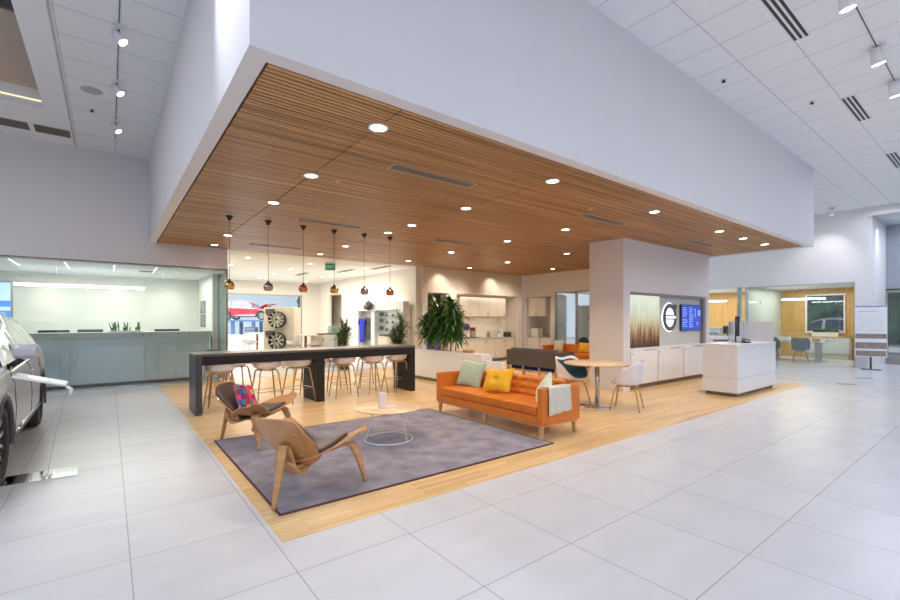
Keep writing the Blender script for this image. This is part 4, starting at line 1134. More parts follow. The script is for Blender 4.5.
# roll-up banner and lamp in the meeting room behind the glass
t = thing('roll_up_banner', 'white roll-up banner with small grey marks behind the glass over the rear orange sofa', 'banner', (14.3, 10.1, 0), R(-52))
MB().box(-0.36, -0.008, 0.08, 0.36, 0.008, 2.12).build('fabric', mat('banner_white', (0.80, 0.82, 0.86), 0.5), t)
MB().box(-0.38, -0.06, 0, 0.38, 0.06, 0.08).build('cassette', steel, t, bevel=0.01)
a = MB()
for (x, z, w_, h_) in ((0.22, 1.94, 0.06, 0.10), (0.16, 1.70, 0.14, 0.05), (0.16, 1.58, 0.14, 0.05)):
    a.box(x-w_/2, -0.011, z, x+w_/2, -0.0085, z+h_)
a.build('print_marks', mat('mark_grey', (0.30, 0.33, 0.36), 0.6), t)
MB().ell((-0.06, -0.012, 0.72), (0.2, 0.004, 0.2), 16, 8).build('print_navy_patch', mat('navy_print', (0.03, 0.05, 0.14), 0.6), t)
def linear_lamp(loc, rz, L, label, zc, group=None, m=None):
    t = thing('linear_pendant', label, 'pendant lamp', loc, rz, group)
    MB().box(-L/2, -0.03, 0.0, L/2, 0.03, 0.055).build('diffuser', m or lamp_c, t, bevel=0.012)
    MB().box(-L/2, -0.034, 0.055, L/2, 0.034, 0.07).build('housing', gloss_w, t, bevel=0.003)
    for s in (-1, 1):
        MB().cyl((s*(L/2-0.02), 0, 0.07), (s*(L/2-0.02), 0, zc-loc[2]), 0.003, n=6).build('suspension_wire', steel, t)
    return t
linear_lamp((15.8, 8.4, 2.35), R(90), 2.2, 'glowing bar lamp in the room behind the rear orange sofa', 2.85)
t = thing('meeting_table', 'pale table in the room behind the rear orange sofa', 'table', (16.1, 8.9, 0))
MB().box(-0.5, -0.9, 0.70, 0.5, 0.9, 0.74).build('tabletop', white_m, t, bevel=0.004)
for sx in (-1, 1):
    for sy in (-1, 1):
        MB().box(sx*0.42-0.03, sy*0.82-0.03, 0, sx*0.42+0.03, sy*0.82+0.03, 0.70).build('leg', steel, t)

# ================================================================== clothing display (faces -X)
t = thing('display_wall_unit', 'white clothing display unit with lit niches along the rear room wall', 'display unit', (7.8, 12.65, 0))
a = MB()
a.box(0, 0, 1.92, 0.22, 4.15, 2.2).box(0, 0, 0, 0.22, 0.35, 1.92).box(0, 2.02, 0, 0.22, 2.29, 1.92).box(0, 3.38, 0, 0.22, 4.15, 1.92).box(0, 0.35, 0, 0.22, 2.02, 0.20).box(0, 2.29, 0, 0.22, 3.38, 0.20).box(0.22, 0, 0.0, 0.3, 4.15, 2.05)
a.build('carcass', gloss_w, t)
MB().cyl((0.1, 2.29, 1.72), (0.1, 3.38, 1.72), 0.012, n=10).build('hanging_rail', steel, t)
MB().box(0.20, 2.29, 0.2, 0.22, 3.38, 1.92).build('niche_back', mat('mottled_grey', (0.42, 0.39, 0.35), 0.6, var=0.4, scale=20), t)
for z in (1.68, 1.44, 1.18):
    MB().box(0.02, 0.36, z, 0.21, 2.01, z+0.012).build('shelf', MATS['fin_glass'], t)
MB().box(0.02, 0.65, 0.20, 0.21, 1.80, 0.98).build('drawer_block', mat('cream_block', (0.74, 0.66, 0.52), 0.4), t, bevel=0.005)
MB().box(0.23, 0.4, 2.055, 0.29, 3.9, 2.065).build('cove_lamp', mat('cove_white', (1, 1, 1), 0.5, emit=(0.95, 0.97, 1.0), strength=7), t)
light('AREA', 'display_cove_light', (8.08, 14.7, 2.26), 18, (0.95, 0.97, 1.0), 3.2, (8.1, 14.7, 4)).rotation_euler = (PI, 0, PI/2)
def garment(y, m, label, L=0.72, w_=0.24, x=7.9):
    t = thing('garment', label, 'garment', (x, y, 1.72), 0, 'garments on the display rail')
    n = 14; Fp = []; Bp = []
    for i in range(n+1):
        s = i/n
        z = -0.09 - L*s
        hw = 0.10 + (w_/2+0.06-0.10)*min(1, s/0.09) if s < 0.09 else w_/2+0.05-0.03*s
        rowf = []; rowb = []
        for j in range(13):
            u = -1+2*j/12
            th = 0.05*math.sqrt(max(0, 1-u*u))*(0.6+0.5*s) + 0.008*math.sin(j*2.1+s*3)*s
            rowf.append((-th-0.002, u*hw, z)); rowb.append((th+0.002, u*hw, z))
        Fp.append(rowf); Bp.append(rowb)
    b_ = MB().grid(Fp).grid(Bp).build('body', m, t)
    for s in (-1, 1):
        MB().tube([(0, s*(w_/2), -0.12), (-0.005, s*(w_/2+0.06), -0.2), (-0.01, s*(w_/2+0.075), -0.34)], 0.04, 10, rs=[0.05, 0.048, 0.042]).build('sleeve', m, t)
    MB().tube([(0, -0.15, -0.12), (0, 0, -0.06), (0, 0.15, -0.12)], 0.005, 6).tube([(0, 0, -0.06), (0, 0, -0.01), (0, 0.02, 0.012), (0, 0.0, 0.025), (0, -0.02, 0.01)], 0.003, 6).build('hanger', steel, t)
    return t
garment(15.75, mat('royal_blue_cloth', (0.02, 0.03, 0.52), 0.7, bump=0.1), 'royal blue long shirt on the display rail', 0.92, 0.34, 7.84)
garment(15.32, mat('charcoal_cloth', (0.045, 0.06, 0.05), 0.7, bump=0.1), 'charcoal jacket next to the royal blue shirt', 0.82, 0.26)
garment(15.08, mat('dark_green_cloth', (0.07, 0.085, 0.075), 0.7, bump=0.1), 'dark green jacket at the right end of the display rail', 0.80, 0.24)
t = thing('backpack', 'dark grey backpack hung on the upper edge of the clothing display', 'backpack', (7.655, 14.85, 1.93))
MB().ell((0, 0, 0.17), (0.13, 0.2, 0.18), 20, 12).build('body', mat('pack_grey', (0.07, 0.07, 0.08), 0.7), t)
MB().ell((-0.11, 0.02, 0.12), (0.07, 0.14, 0.1), 16, 10).build('pocket', mat('pack_brown', (0.16, 0.13, 0.12), 0.7), t)
MB().tube([(0.0, -0.05, 0.33), (0, -0.03, 0.38), (0, 0.03, 0.38), (0, 0.05, 0.33)], 0.01, 8).build('handle', blackm, t)
random.seed(5)
for z, zn in ((1.692, 'top'), (1.452, 'middle'), (1.192, 'lowest')):
    for k, y in enumerate((13.1, 13.5, 13.9, 14.35)):
        if k < 3:
            o = MB().lathe([(0, 0), (0.02, 0), (0.02, 0.02), (0.05, 0.03), (0.05, 0.05), (0.018, 0.06), (0.018, 0.09), (0, 0.09)], 14).build('desk_accessory', blackm, None, loc=(7.90, y, z))
            tag(o, 'small black accessory on the %s glass shelf of the display, %s from the right' % (zn, ORD[k]), 'accessory', 'small black accessories on the glass shelves')
        else:
            o = MB().ell((0, 0, 0.09), (0.075, 0.11, 0.085), 16, 10).build('cap', mat('cap_grey', (0.10, 0.10, 0.11), 0.7), None, loc=(7.90, y, z))
            tag(o, 'rounded dark grey cap at the left end of the %s glass shelf' % zn, 'cap', 'caps on the glass shelves')
o = MB().box(7.83, 13.35, 0.985, 8.0, 14.35, 1.05).build('folded_belt', blackm, None, bevel=0.01); tag(o, 'long flat black case on the cream block of the display', 'case')

# ================================================================== wheel display in the rear room
def alloy_wheel(name, label, loc, rz, r=0.28, spokes=10, m=None, parent=None, tyre=False, group=None):
    """axis along local -Y (front)"""
    if parent is None:
        t = thing(name, label, 'wheel', loc, rz, group)
    else:
        t = MB().ell((0, 0, 0), (0.02, 0.05, 0.02), 8, 6).build(name, steel, parent, loc=loc, rot=(0, 0, rz))
    RXm = Matrix.Rotation(PI/2, 4, 'X')
    if tyre:
        rt = r*1.38
        MB().lathe([(r*0.98, -0.10), (rt*0.93, -0.115), (rt, -0.08), (rt, 0.08), (rt*0.93, 0.115), (r*0.98, 0.10), (r*0.98, -0.10)], 48, RXm).build('tyre', mat('tyre_rubber', (0.025, 0.025, 0.027), 0.7), t)
    MB().lathe([(r, -0.09), (r, 0.09), (r*0.95, 0.095), (r*0.92, 0.05), (r*0.90, -0.09), (r, -0.09)], 48, RXm).build('rim', m or blackm, t)
    sp_ = MB()
    for k in range(spokes):
        a_ = 2*PI*k/spokes
        T = Matrix.Rotation(a_, 4, 'Y')
        w0, w1 = r*0.05, r*0.085
        vs = [(-w0, -0.06, r*0.12), (w0, -0.06, r*0.12), (w1, -0.085, r*0.95), (-w1, -0.085, r*0.95), (-w0*0.6, -0.03, r*0.12), (w0*0.6, -0.03, r*0.12), (w1*0.6, -0.055, r*0.95), (-w1*0.6, -0.055, r*0.95)]
        sp_.add(vs, [(0, 1, 2, 3), (7, 6, 5, 4), (0, 4, 5, 1), (1, 5, 6, 2), (2, 6, 7, 3), (3, 7, 4, 0)], False, T)
    sp_.build('spokes', steel if m is None else m, t)
    MB().lathe([(0, 0.075), (r*0.15, 0.07), (r*0.18, 0.03), (0, 0.03)], 20, RXm).build('hub_cap', blackm, t)
    MB().lathe([(0, -0.01), (r*0.55, -0.01), (r*0.55, 0.0), (0, 0.0)], 32, RXm).build('brake_disc', grey_al, t)
    return t
fa = R(-37.7)
pc = Vector((4.56, 15.43, 0)); ex = Vector((math.cos(fa), math.sin(fa), 0)); ey = Vector((-math.sin(fa), math.cos(fa), 0))
t = thing('wheel_display_panel', 'tall beige panel in the rear room carrying two alloy wheels', 'display panel', pc, fa)
MB().box(-0.5, 0.0, 0, 0.5, 0.25, 2.0).build('panel', mat('beige_panel', (0.60, 0.55, 0.46), 0.5), t, bevel=0.006)
MB().box(0.5, 0.02, 0, 0.68, 0.24, 2.0).build('side_fin', warmwall, t, bevel=0.004)
for z in (1.78, 1.04):
    b_ = MB().box(-0.44, -0.012, z, -0.12, 0.0, z+0.16).build('badge', mat('badge_dark', (0.08, 0.07, 0.07), 0.4), t)
    MB().box(-0.40, -0.016, z-0.07, -0.16, -0.0005, z).build('badge_tab', mat('badge_red', (0.25, 0.06, 0.05), 0.4), t)
p = pc + ex*0.0 - ey*0.10
alloy_wheel('alloy_wheel', 'upper alloy wheel with black and silver spokes on the beige panel', (p.x, p.y, 1.58), fa, 0.28, 11, None, group='wheels on the beige panel')
alloy_wheel('alloy_wheel', 'lower alloy wheel with black and silver spokes on the beige panel', (p.x, p.y, 0.86), fa, 0.28, 9, None, group='wheels on the beige panel')

def high_table(loc, label, r, z, square=False):
    t = thing('high_table', label, 'table', loc)
    if square: MB().box(-r, -r, z-0.03, r, r, z).build('tabletop', white_m, t, bevel=0.004)
    else: MB().lathe([(0, z-0.03), (r, z-0.03), (r, z), (0, z)], 40).build('tabletop', oak_top, t)
    MB().cyl((0, 0, 0.02), (0, 0, z-0.03), 0.045, n=16).build('pedestal', mat('bronze_post', (0.28, 0.20, 0.14), 0.4), t)
    MB().lathe([(0, 0.02), (0.28, 0.01), (0.28, 0), (0, 0)], 32).build('base_plate', dgrey, t)
high_table((5.2, 14.6, 0), 'round oak high table in the rear room beside the white podium', 0.42, 1.07)
high_table((4.25, 16.9, 0), 'white square high table in the rear room in front of the red car window', 0.36, 1.10, True)
for (x, y, rz, lb) in ((3.85, 16.3, 40, 'left of the wheel panel by the square table'), (4.75, 14.4, 20, 'left of the round oak high table'), (5.25, 14.0, 120, 'in front of the round oak high table')):
    stool((x, y, 0), R(rz), 'white shell stool in the rear room, ' + lb, group='stools of the rear room', zs=0.75)
t = thing('display_podium', 'white podium with a black display top and small glass guard in the rear room', 'podium', (6.05, 14.35, 0), fa)
MB().box(-0.25, -0.25, 0, 0.25, 0.25, 1.08).build('body', gloss_w, t, bevel=0.004)
MB().box(-0.24, -0.24, 1.08, 0.24, 0.24, 1.12).build('display_tray', blackm, t, bevel=0.01)
MB().box(-0.24, 0.22, 1.12, 0.24, 0.23, 1.36).build('glass_guard', MATS['fin_glass'], t)
MB().box(-0.28, -0.26, 0.86, -0.25, -0.16, 0.96).build('label_plate', dgrey, t)
t = thing('podium', 'beige podium with brown bowl left of the white podium', 'podium', (5.85, 14.9, 0), fa)
MB().box(-0.3, -0.2, 0, 0.1, 0.2, 1.05).build('body', MATS['beige_panel'], t, bevel=0.004)
MB().lathe([(0, 1.052), (0.1, 1.052), (0.16, 1.10), (0.14, 1.10), (0.09, 1.065), (0, 1.065)], 24).build('bowl', mat('bowl_brown', (0.2, 0.1, 0.06), 0.5), t)
# exit sign hanging below the rear edge of the wood ceiling
t = thing('exit_sign', 'green exit sign hanging at the rear edge of the wood ceiling', 'sign', (5.29, 12.75, 3.07), fa)
MB().box(-0.15, -0.02, 0, 0.15, 0.02, 0.19).build('housing', mat('exit_green', (0.03, 0.20, 0.11), 0.4, emit=(0.02, 0.22, 0.12), strength=0.25), t, bevel=0.004)
MB().box(-0.15, -0.025, 0.19, 0.15, 0.025, 0.235).build('cap', steel, t, bevel=0.004)
MB().cyl((0, 0, 0.235), (0, 0, CZ-3.06), 0.01, n=8).build('stem', steel, t)
text_mesh('lettering', 'EXIT', 0.13, mat('exit_text', (0.35, 0.6, 0.5), 0.5, emit=(0.4, 0.7, 0.55), strength=0.4), t, (0, -0.022, 0.09), (PI/2, 0, 0), 0.001)
for k, (x, y) in enumerate(((3.15, 13.53), (3.12, 15.57), (5.04, 13.76), (5.06, 15.66), (5.03, 17.57), (5.04, 19.59), (6.94, 17.58), (6.91, 13.67), (6.98, 15.61), (7.2, 20.1))):
    dup(dl0, (x, y, CZ+0.005), 0, 'round downlight in the cream rear room ceiling, %s column, %s from the front' % (('left', 'middle', 'right')[0 if x < 4 else 1 if x < 6 else 2], ORD[int((y-13)/2)]), 'downlights in the rear room ceiling')
for k, (x, y) in enumerate(((5.9, 17.0), (7.3, 13.3), (6.8, 15.0))):
    t = dup(df0, (x, y, CZ+0.008), PI/2, 'thin slot diffuser in the cream rear room ceiling, %s' % ('above the wheel panel', 'nearest the kitchen', 'middle one before the clothing display')[k], 'slot diffusers in the rear room ceiling')

# ================================================================== cars
def car(name, label, loc, rz, paint, hs=1.0, hood_open=False, W=0.94, dark_clad=True):
    t = thing(name, label, 'car', loc, rz)
    WB = 1.45; rw = 0.365; ra = 0.43
    belt = [(-2.38, 0.72), (-2.30, 0.98), (-1.9, 1.06), (0.0, 1.0), (0.9, 0.97), (1.3, 0.96), (1.9, 0.90), (2.25, 0.76), (2.38, 0.60)]
    roof = [(-2.38, 0.76), (-2.30, 1.04), (-2.16, 1.34), (-1.95, 1.50), (-1.5, 1.56), (-0.4, 1.60), (0.05, 1.55), (0.35, 1.44), (1.08, 1.03), (1.3, 1.01), (1.9, 0.95), (2.25, 0.80), (2.38, 0.63)]
    wid = [(-2.38, 0.78), (-2.25, 0.88), (-1.8, 0.93), (-1.0, 0.94), (1.3, 0.94), (1.9, 0.91), (2.2, 0.83), (2.38, 0.66)]
    wid = [(a_, b_*W/0.94) for a_, b_ in wid]
    xs = sorted(set([round(-2.38+4.76*i/76, 3) for i in range(77)] + [s*WB+ra*q for s in (-1, 1) for q in (-1, -0.97, -0.9, 0.9, 0.97, 1)]))
    S = []
    for x in xs:
        b_ = interp(belt, x)*hs; r_ = interp(roof, x)*hs; w_ = interp(wid, x)
        zb = 0.24 if abs(x) < 2.2 else 0.34
        for c_ in (-WB, WB):
            if abs(x-c_) < ra: zb = max(zb, rw + math.sqrt(ra*ra-(x-c_)**2))
        h_ = max(0.02, r_-b_)
        ins = 0.27*min(1, h_/0.5)
        we = w_-0.04-ins
        row = [(w_-0.05, zb), (w_, max(zb+0.03, 0.36)), (w_+0.008, max(zb+0.06, 0.62*hs)), (w_-0.004, b_-0.10*hs), (w_-0.04, b_), (lerp(w_-0.045, we, 0.5)+0.01, lerp(b_, r_, 0.45)), (we, r_-0.055*min(1, h_/0.4)), (we-0.10, r_-0.012), (we*0.5, r_), (0, r_+0.005)]
        S.append([(x, y, z) for y, z in row])
    nx = len(xs)
    parts = {'body': MB(), 'side_window': MB(), 'windshield': MB(), 'rear_window': MB(), 'cladding': MB(), 'hood': MB()}
    for s in (1, -1):
        for i in range(nx-1):
            xm = (xs[i]+xs[i+1])/2
            for j in range(9):
                q = [S[i][j], S[i+1][j], S[i+1][j+1], S[i][j+1]]
                q = [(a_, b_*s, c_) for a_, b_, c_ in q]
                nm = 'body'
                if j in (4, 5):
                    lim = 0.98 if j == 4 else 0.52
                    if -1.98 < xm < lim and not (-0.22 < xm < -0.12) and not (-1.18 < xm < -1.08): nm = 'side_window%d%d' % (s, 0 if xm > -0.17 else 1 if xm > -1.13 else 2)
                if j >= 6 and 0.30 < xm < 1.06: nm = 'windshield'
                if j >= 6 and -2.27 < xm < -2.02: nm = 'rear_window'
                if j == 0 and dark_clad: nm = 'cladding'
                if j >= 4 and xm > 1.14 and hood_open and xm < 2.3: nm = 'hood'
                parts.setdefault(nm, MB()).add(q, [(0, 1, 2, 3)] if s > 0 else [(3, 2, 1, 0)], nm != 'cladding')
    cg = mat('car_glass', (0.035, 0.045, 0.045), 0.04, coat=0.5, spec=0.8)
    clad = mat('car_cladding', (0.07, 0.07, 0.075), 0.5)
    for nm, mb in parts.items():
        if not mb.v or nm == 'hood': continue
        mb.build('side_window' if nm.startswith('side_window') else nm, {'body': paint, 'cladding': clad}.get(nm, cg), t)
    if hood_open:
        T = Matrix.Translation((1.14, 0, 1.0*hs)) @ Matrix.Rotation(R(-32), 4, 'Y') @ Matrix.Translation((-1.14, 0, -1.0*hs))
        hb_ = MB(); hb_.v = [tuple(T @ Vector(p_)) for p_ in parts['hood'].v]; hb_.f = parts['hood'].f; hb_.sm = parts['hood'].sm
        hb_.build('hood', paint, t)
        MB().box(1.14, -0.8, 0.6, 2.3, 0.8, 0.86).build('engine_bay', blackm, t)
    MB().box(-2.1, -0.78, 0.28, 2.1, 0.78, 0.62).build('underbody', blackm, t)
    for s in (1, -1):
        for c_ in (-WB, WB):
            w_ = interp(wid, c_)
            arc = [(c_+ra*1.0*math.cos(PI*k/20), s*(w_+0.0), rw-0.0+ra*1.0*math.sin(PI*k/20)) for k in range(21)]
            rows = [[(c_+rr*math.cos(PI*k/20), s*(w_-0.012+off), rw-0.10*(k in (0, 20))+rr*math.sin(PI*k/20)) for rr, off in ((ra-0.012, -0.01), (ra-0.008, 0.018), (ra+0.045, 0.018), (ra+0.05, 0.0))] for k in range(21)]
            MB().grid(rows).build('arch_trim', clad, t)
            # wheel
            alloy_wheel('wheel', '', (c_, s*(w_-0.135), rw), 0 if s < 0 else PI, rw/1.38, 10, None, t, True)
        # mirror
        mr = MB().box(0.72, s*(W-0.05), 1.09*hs, 0.86, s*(W+0.175), 1.24*hs).build('side_mirror', paint, t, bevel=0.055, seg=4)
        MB().tube([(0.78, s*(W-0.06), 1.02*hs), (0.78, s*(W+0.03), 1.09*hs)], 0.03, 8).build('mirror_arm', blackm, mr)
        # door handles and gap lines
        for x in (-0.02, -1.0):
            MB().tube([(x-0.1, s*(W+0.015), 0.90*hs), (x, s*(W+0.035), 0.905*hs), (x+0.1, s*(W+0.015), 0.90*hs)], 0.014, 8).build('door_handle', paint, t)
        for x in (0.98, -0.17, -1.13):
            i = min(range(nx), key=lambda q_: abs(xs[q_]-x))
            MB().tube([(S[i][j][0], s*(S[i][j][1]+0.001), S[i][j][2]) for j in (1, 2, 3, 4)], 0.004, 6).build('door_gap', blackm, t)
        # window chrome line and pillars
        ii = [i for i in range(nx) if -2.0 < xs[i] < 1.0]
        MB().tube([(S[i][4][0], s*(S[i][4][1]+0.004), S[i][4][2]) for i in ii], 0.009, 6).build('belt_trim', chrome, t)
        MB().tube([(S[i][6][0], s*(S[i][6][1]+0.0), S[i][6][2]) for i in range(nx) if -1.98 < xs[i] < 0.5], 0.010, 6).build('roof_trim', chrome, t)
        MB().tube([(S[i][7][0], s*(S[i][7][1]), S[i][7][2]+0.035) for i in range(nx) if -1.7 < xs[i] < 0.0], 0.012, 6).build('roof_rail', steel, t)
        MB().tube([(x, s*(interp(wid, x)+0.006), 0.40) for x in (-0.95, -0.5, 0, 0.5, 0.95)], 0.02, 6).build('sill_trim', chrome, t)
        MB().ell((2.2, s*0.62*W/0.94, 0.72*hs), (0.14, 0.16, 0.06), 14, 8).build('headlight', mat('headlight', (0.75, 0.78, 0.8), 0.1), t)
        MB().ell((-2.3, s*0.72*W/0.94, 0.95*hs), (0.06, 0.10, 0.16), 14, 8).build('tail_light', mat('tail_light', (0.5, 0.02, 0.02), 0.2), t)
    MB().box(2.30, -0.42, 0.42, 2.40, 0.42, 0.66).build('grille', blackm, t, bevel=0.02)
    return t
silver = mat('silver_paint', (0.58, 0.58, 0.62), 0.32, 0.25, coat=0.3)
car('car', 'silver SUV seen from its front right side at the left edge, beside the glass office', (-1.715, 7.43, 0), -PI/2, silver, hs=1.04)
car('car', 'red SUV with raised bonnet on a lift beyond the rear window', (9.55, 40.75, 1.60), R(-37.7), mat('red_paint', (0.62, 0.008, 0.02), 0.25, coat=0.6), hs=1.0, hood_open=True)
lift_m = mat('lift_blue', (0.06, 0.10, 0.19), 0.4)
t = thing('car_lift', 'blue two-post scissor lift carrying the red car', 'car lift', (9.55, 40.75, 0), R(-37.7))
for x in (-1.0, 0.75):
    for y in (-0.76, 0.76):
        MB().box(x-0.12, y-0.1, 0, x+0.12, y+0.1, 1.46).build('post', lift_m, t, bevel=0.01)
[MB().box(-2.0, y-0.16, 1.46, 2.0, y+0.16, 1.595).build('runway', lift_m, t, bevel=0.01) for y in (-0.76, 0.76)]
t = thing('tool_cabinet', 'dark blue tool cabinet standing under the red car', 'cabinet', (9.4, 39.2, 0), R(-37.7))
MB().box(-0.45, -0.3, 0, 0.45, 0.3, 1.0).build('body', mat('tool_navy', (0.03, 0.045, 0.07), 0.4), t, bevel=0.01)
for k in range(4):
    MB().box(-0.41, -0.32, 0.1+k*0.22, 0.41, -0.3, 0.28+k*0.22).build('drawer', mat('tool_grey', (0.10, 0.12, 0.15), 0.4), t, bevel=0.005)
t = thing('bay_door', 'grey sectional bay door with window band behind the red car', 'bay door', (7.0, 44.0, 0), R(-37.7))
MB().box(-2.6, 0, 0, -0.3, 0.1, 4.6).build('leaf', mat('bay_door_grey', (0.34, 0.37, 0.39), 0.5), t)
for k in range(6):
    MB().box(-2.6, -0.02, 0.7*k+0.66, -0.3, 0.0, 0.7*k+0.70).build('panel_joint', dgrey, t)
MB().box(-2.6, -0.03, 3.6, -0.4, 0.0, 3.95).build('window_band', mat('bay_window', (0.6, 0.8, 0.7), 0.3, emit=(0.75, 0.95, 0.85), strength=0.8), t)
t = thing('bay_column', 'blue-grey steel column at the right of the rear window view', 'column', (15.8, 38.0, 0), R(-37.7))
MB().box(-0.35, -0.2, 0, 0.35, 0.2, 8.4).build('post', mat('column_blue', (0.24, 0.32, 0.42), 0.5), t, bevel=0.02)
t = thing('hose_rack', 'dark hose rack against the far bay wall, right of the wheel panel', 'rack', (8.2, 24.0, 0), fa)
MB().box(-0.05, -0.05, 0, 0.05, 0.05, 3.2).build('post', mat('rack_navy', (0.05, 0.07, 0.11), 0.5), t)
for z in (0.6, 1.0, 1.4, 1.8, 2.2, 2.6):
    MB().tube([(0.09*math.cos(a_*PI/8), -0.06, z+0.12*math.sin(a_*PI/8)) for a_ in range(16)], 0.025, 8, True).build('hose_coil', blackm, t)
t = thing('bay_workbench', 'white low workbench in the service bay under the red car view', 'workbench', (7.2, 30.0, 0), fa)
MB().box(-3.0, -0.4, 0, 3.0, 0.4, 0.62).build('body', mat('bench_white', (0.75, 0.78, 0.8), 0.4), t, bevel=0.01)

dup(bpy.data.objects['car'], (29.5, 6.3, 0), PI/2, 'parked car in the dark street outside the right-hand office window')
# ================================================================== info stand beside the silver car
t = thing('spec_stand', 'clear acrylic information stand with white angled plate beside the silver car', 'info stand', (-0.50, 5.86, 0))
MB().box(-0.30, -0.09, 0, 0.25, 0.24, 0.014).build('base_plate', chrome, t, bevel=0.002)
MB().box(-0.01, -0.09, 0.014, 0.01, 0.08, 0.05).box(0.03, -0.09, 0.014, 0.05, 0.08, 0.05).build('clamp', steel, t, bevel=0.003)
P = [[(0.02+0.16*s**1.2, -0.05+0.02*s, 0.03+0.87*s), (0.02+0.16*s**1.2, 0.05, 0.03+0.87*s)] for s in [k/10 for k in range(11)]]
MB().grid(P, 0.006, smooth=False).build('acrylic_post', glass('acrylic', (0.93, 0.95, 0.96), haze=0.03), t)
T = Matrix.Translation((-0.02, 0, 0.97)) @ Matrix.Rotation(R(17), 4, 'Y')
pl = MB().box(-0.20, -0.15, -0.012, 0.20, 0.15, 0.012, T).build('plate', gloss_w, t, bevel=0.01)
MB().tube([(0.17, -0.13, 0.90), (0.205, -0.13, 0.875), (0.20, -0.13, 0.82)], 0.018, 8).build('plate_lip', gloss_w, t)

# ================================================================== left glass office
t = thing('service_counter', 'long pale blue glass-fronted counter behind the left office glass', 'counter', (-1.5, 13.1, 0))
MB().box(-3.4, 0.03, 0.08, 3.6, 0.55, 1.13).build('body', mat('pale_blue_glass', (0.52, 0.60, 0.64), 0.12, var=0.01), t)
a = MB()
for k in range(5):
    a.box(-3.4+1.40*k+0.004, 0.0, 0.10, -3.4+1.40*(k+1)-0.004, 0.028, 1.125)
a.build('front_panel', MATS['pale_blue_glass'], t, bevel=0.002)
MB().box(-3.45, -0.02, 1.13, 3.65, 0.60, 1.27).build('countertop', mat('grey_stone', (0.50, 0.52, 0.49), 0.3), t, bevel=0.004)
MB().box(-3.4, 0.08, 0.004, 3.3, 0.5, 0.08).build('plinth', dgrey, t)
t2 = t
for ch, x in (('V', 0.76), ('C', 0.92), ('V', 1.26+0.24), ('R', 1.74)):
    text_mesh('letter', ch, 0.09, mat('letter_dark', (0.08, 0.10, 0.09), 0.5), t, (x+1.5-0.10, -0.0215, 1.20), (PI/2, 0, 0), 0.001)
def monitor(loc, rz, label, w_=0.55, grp='monitors behind the long counter'):
    t = thing('computer_monitor', label, 'monitor', loc, rz, grp)
    MB().box(-w_/2, -0.015, 0.08, w_/2, 0.02, 0.42).build('screen', blackm, t, bevel=0.004)
    MB().box(-0.03, 0.02, 0.01, 0.03, 0.04, 0.25).build('stand', dgrey, t)
    MB().box(-0.11, -0.08, 0, 0.11, 0.10, 0.012).build('foot', dgrey, t)
t = thing('office_worktop', 'low worktop behind the long counter', 'desk', (-1.4, 14.0, 0))
MB().box(-3.0, -0.3, 0.86, 3.4, 0.35, 0.9).build('top', white_m, t)
for x in (-2.9, 0.2, 3.3):
    MB().box(x-0.03, -0.25, 0, x+0.03, 0.3, 0.86).build('support', white_m, t)
monitor((-1.02, 13.9, 0.902), 0, 'black monitor just rising over the counter at the left, nearest the silver car', 0.56)
monitor((1.23, 13.9, 0.902), 0, 'black monitor just rising over the counter at the right, beyond the sansevieria', 0.56)
t = thing('printer', 'dark framed printer with white paper between left monitor and sansevieria', 'printer', (-0.35, 13.9, 0.902))
MB().box(-0.21, -0.15, 0, 0.21, 0.2, 0.34).build('body', mat('printer_light', (0.7, 0.72, 0.74), 0.4), t, bevel=0.01)
MB().box(-0.24, -0.18, 0.34, 0.24, 0.2, 0.43).box(-0.24, -0.18, 0.0, -0.21, 0.2, 0.36).box(0.21, -0.18, 0.0, 0.24, 0.2, 0.36).build('frame', dgrey, t, bevel=0.008)
t = thing('sansevieria_planter', 'low planter of upright sansevieria leaves on the long counter', 'plant', (0.32, 13.45, 1.272))
MB().box(-0.33, -0.06, 0, 0.33, 0.06, 0.025).build('planter', mat('planter_grey', (0.45, 0.47, 0.45), 0.5), t, bevel=0.005)
a = MB(); random.seed(21)
for k in range(46):
    cx_ = random.choice((-0.25, -0.2, -0.02, 0.03, 0.22, 0.27, random.uniform(-0.3, 0.3)))
    big = random.random() < 0.3
    leaf(a, (cx_, random.uniform(-0.04, 0.04), 0.01), (random.uniform(-0.5, 0.5), random.uniform(-0.4, 0.4), 1.3), 0.26 if big else 0.12, 0.035, 0.1, 4)
a.build('foliage', leaf_m, t)
linear_lamp((-1.12, 14.3, 2.37), 0, 1.24, 'glowing white bar lamp over the counter, left of the joined pair', 2.8, 'bar lamps over the long counter')
linear_lamp((0.13, 14.3, 2.37), 0, 1.24, 'glowing white bar lamp over the counter, right of the joined pair', 2.8, 'bar lamps over the long counter')
for x in (-1.25, 0.15, 1.45):
    light('SPOT', 'wash_and_fill_lamp', (x, 15.1, 2.76), 13, (1.0, 0.88, 0.66), 0.05, (x, 15.72, 1.8), 70, 0.9)
for k, x in enumerate((-1.6, -0.75, 0.1, 0.9)):
    t = thing('ceiling_strip_light', 'thin white ceiling strip in the left glass office, %s from the left' % ORD[k], 'ceiling light', (x, 13.2, 2.80), 0, 'ceiling strips of the glass office')
    MB().box(-0.012, -0.7, -0.008, 0.012, 0.7, 0.0).build('diffuser', mat('strip_glow', (1, 1, 1), 0.5, emit=(0.95, 1.0, 1.0), strength=1.6), t)
t = thing('ceiling_vent', 'small grey vent in the glass office ceiling above the counter', 'vent', (0.75, 13.6, 2.8))
MB().box(-0.15, -0.15, -0.01, 0.15, 0.15, 0).build('frame', grey_al, t, bevel=0.004)
MB().box(-0.12, -0.12, -0.013, 0.12, 0.12, -0.01).build('grille', dgrey, t)
t = thing('wall_screen', 'blue and white screen on the back wall above the silver car', 'screen', (-2.35, 15.66, 2.05))
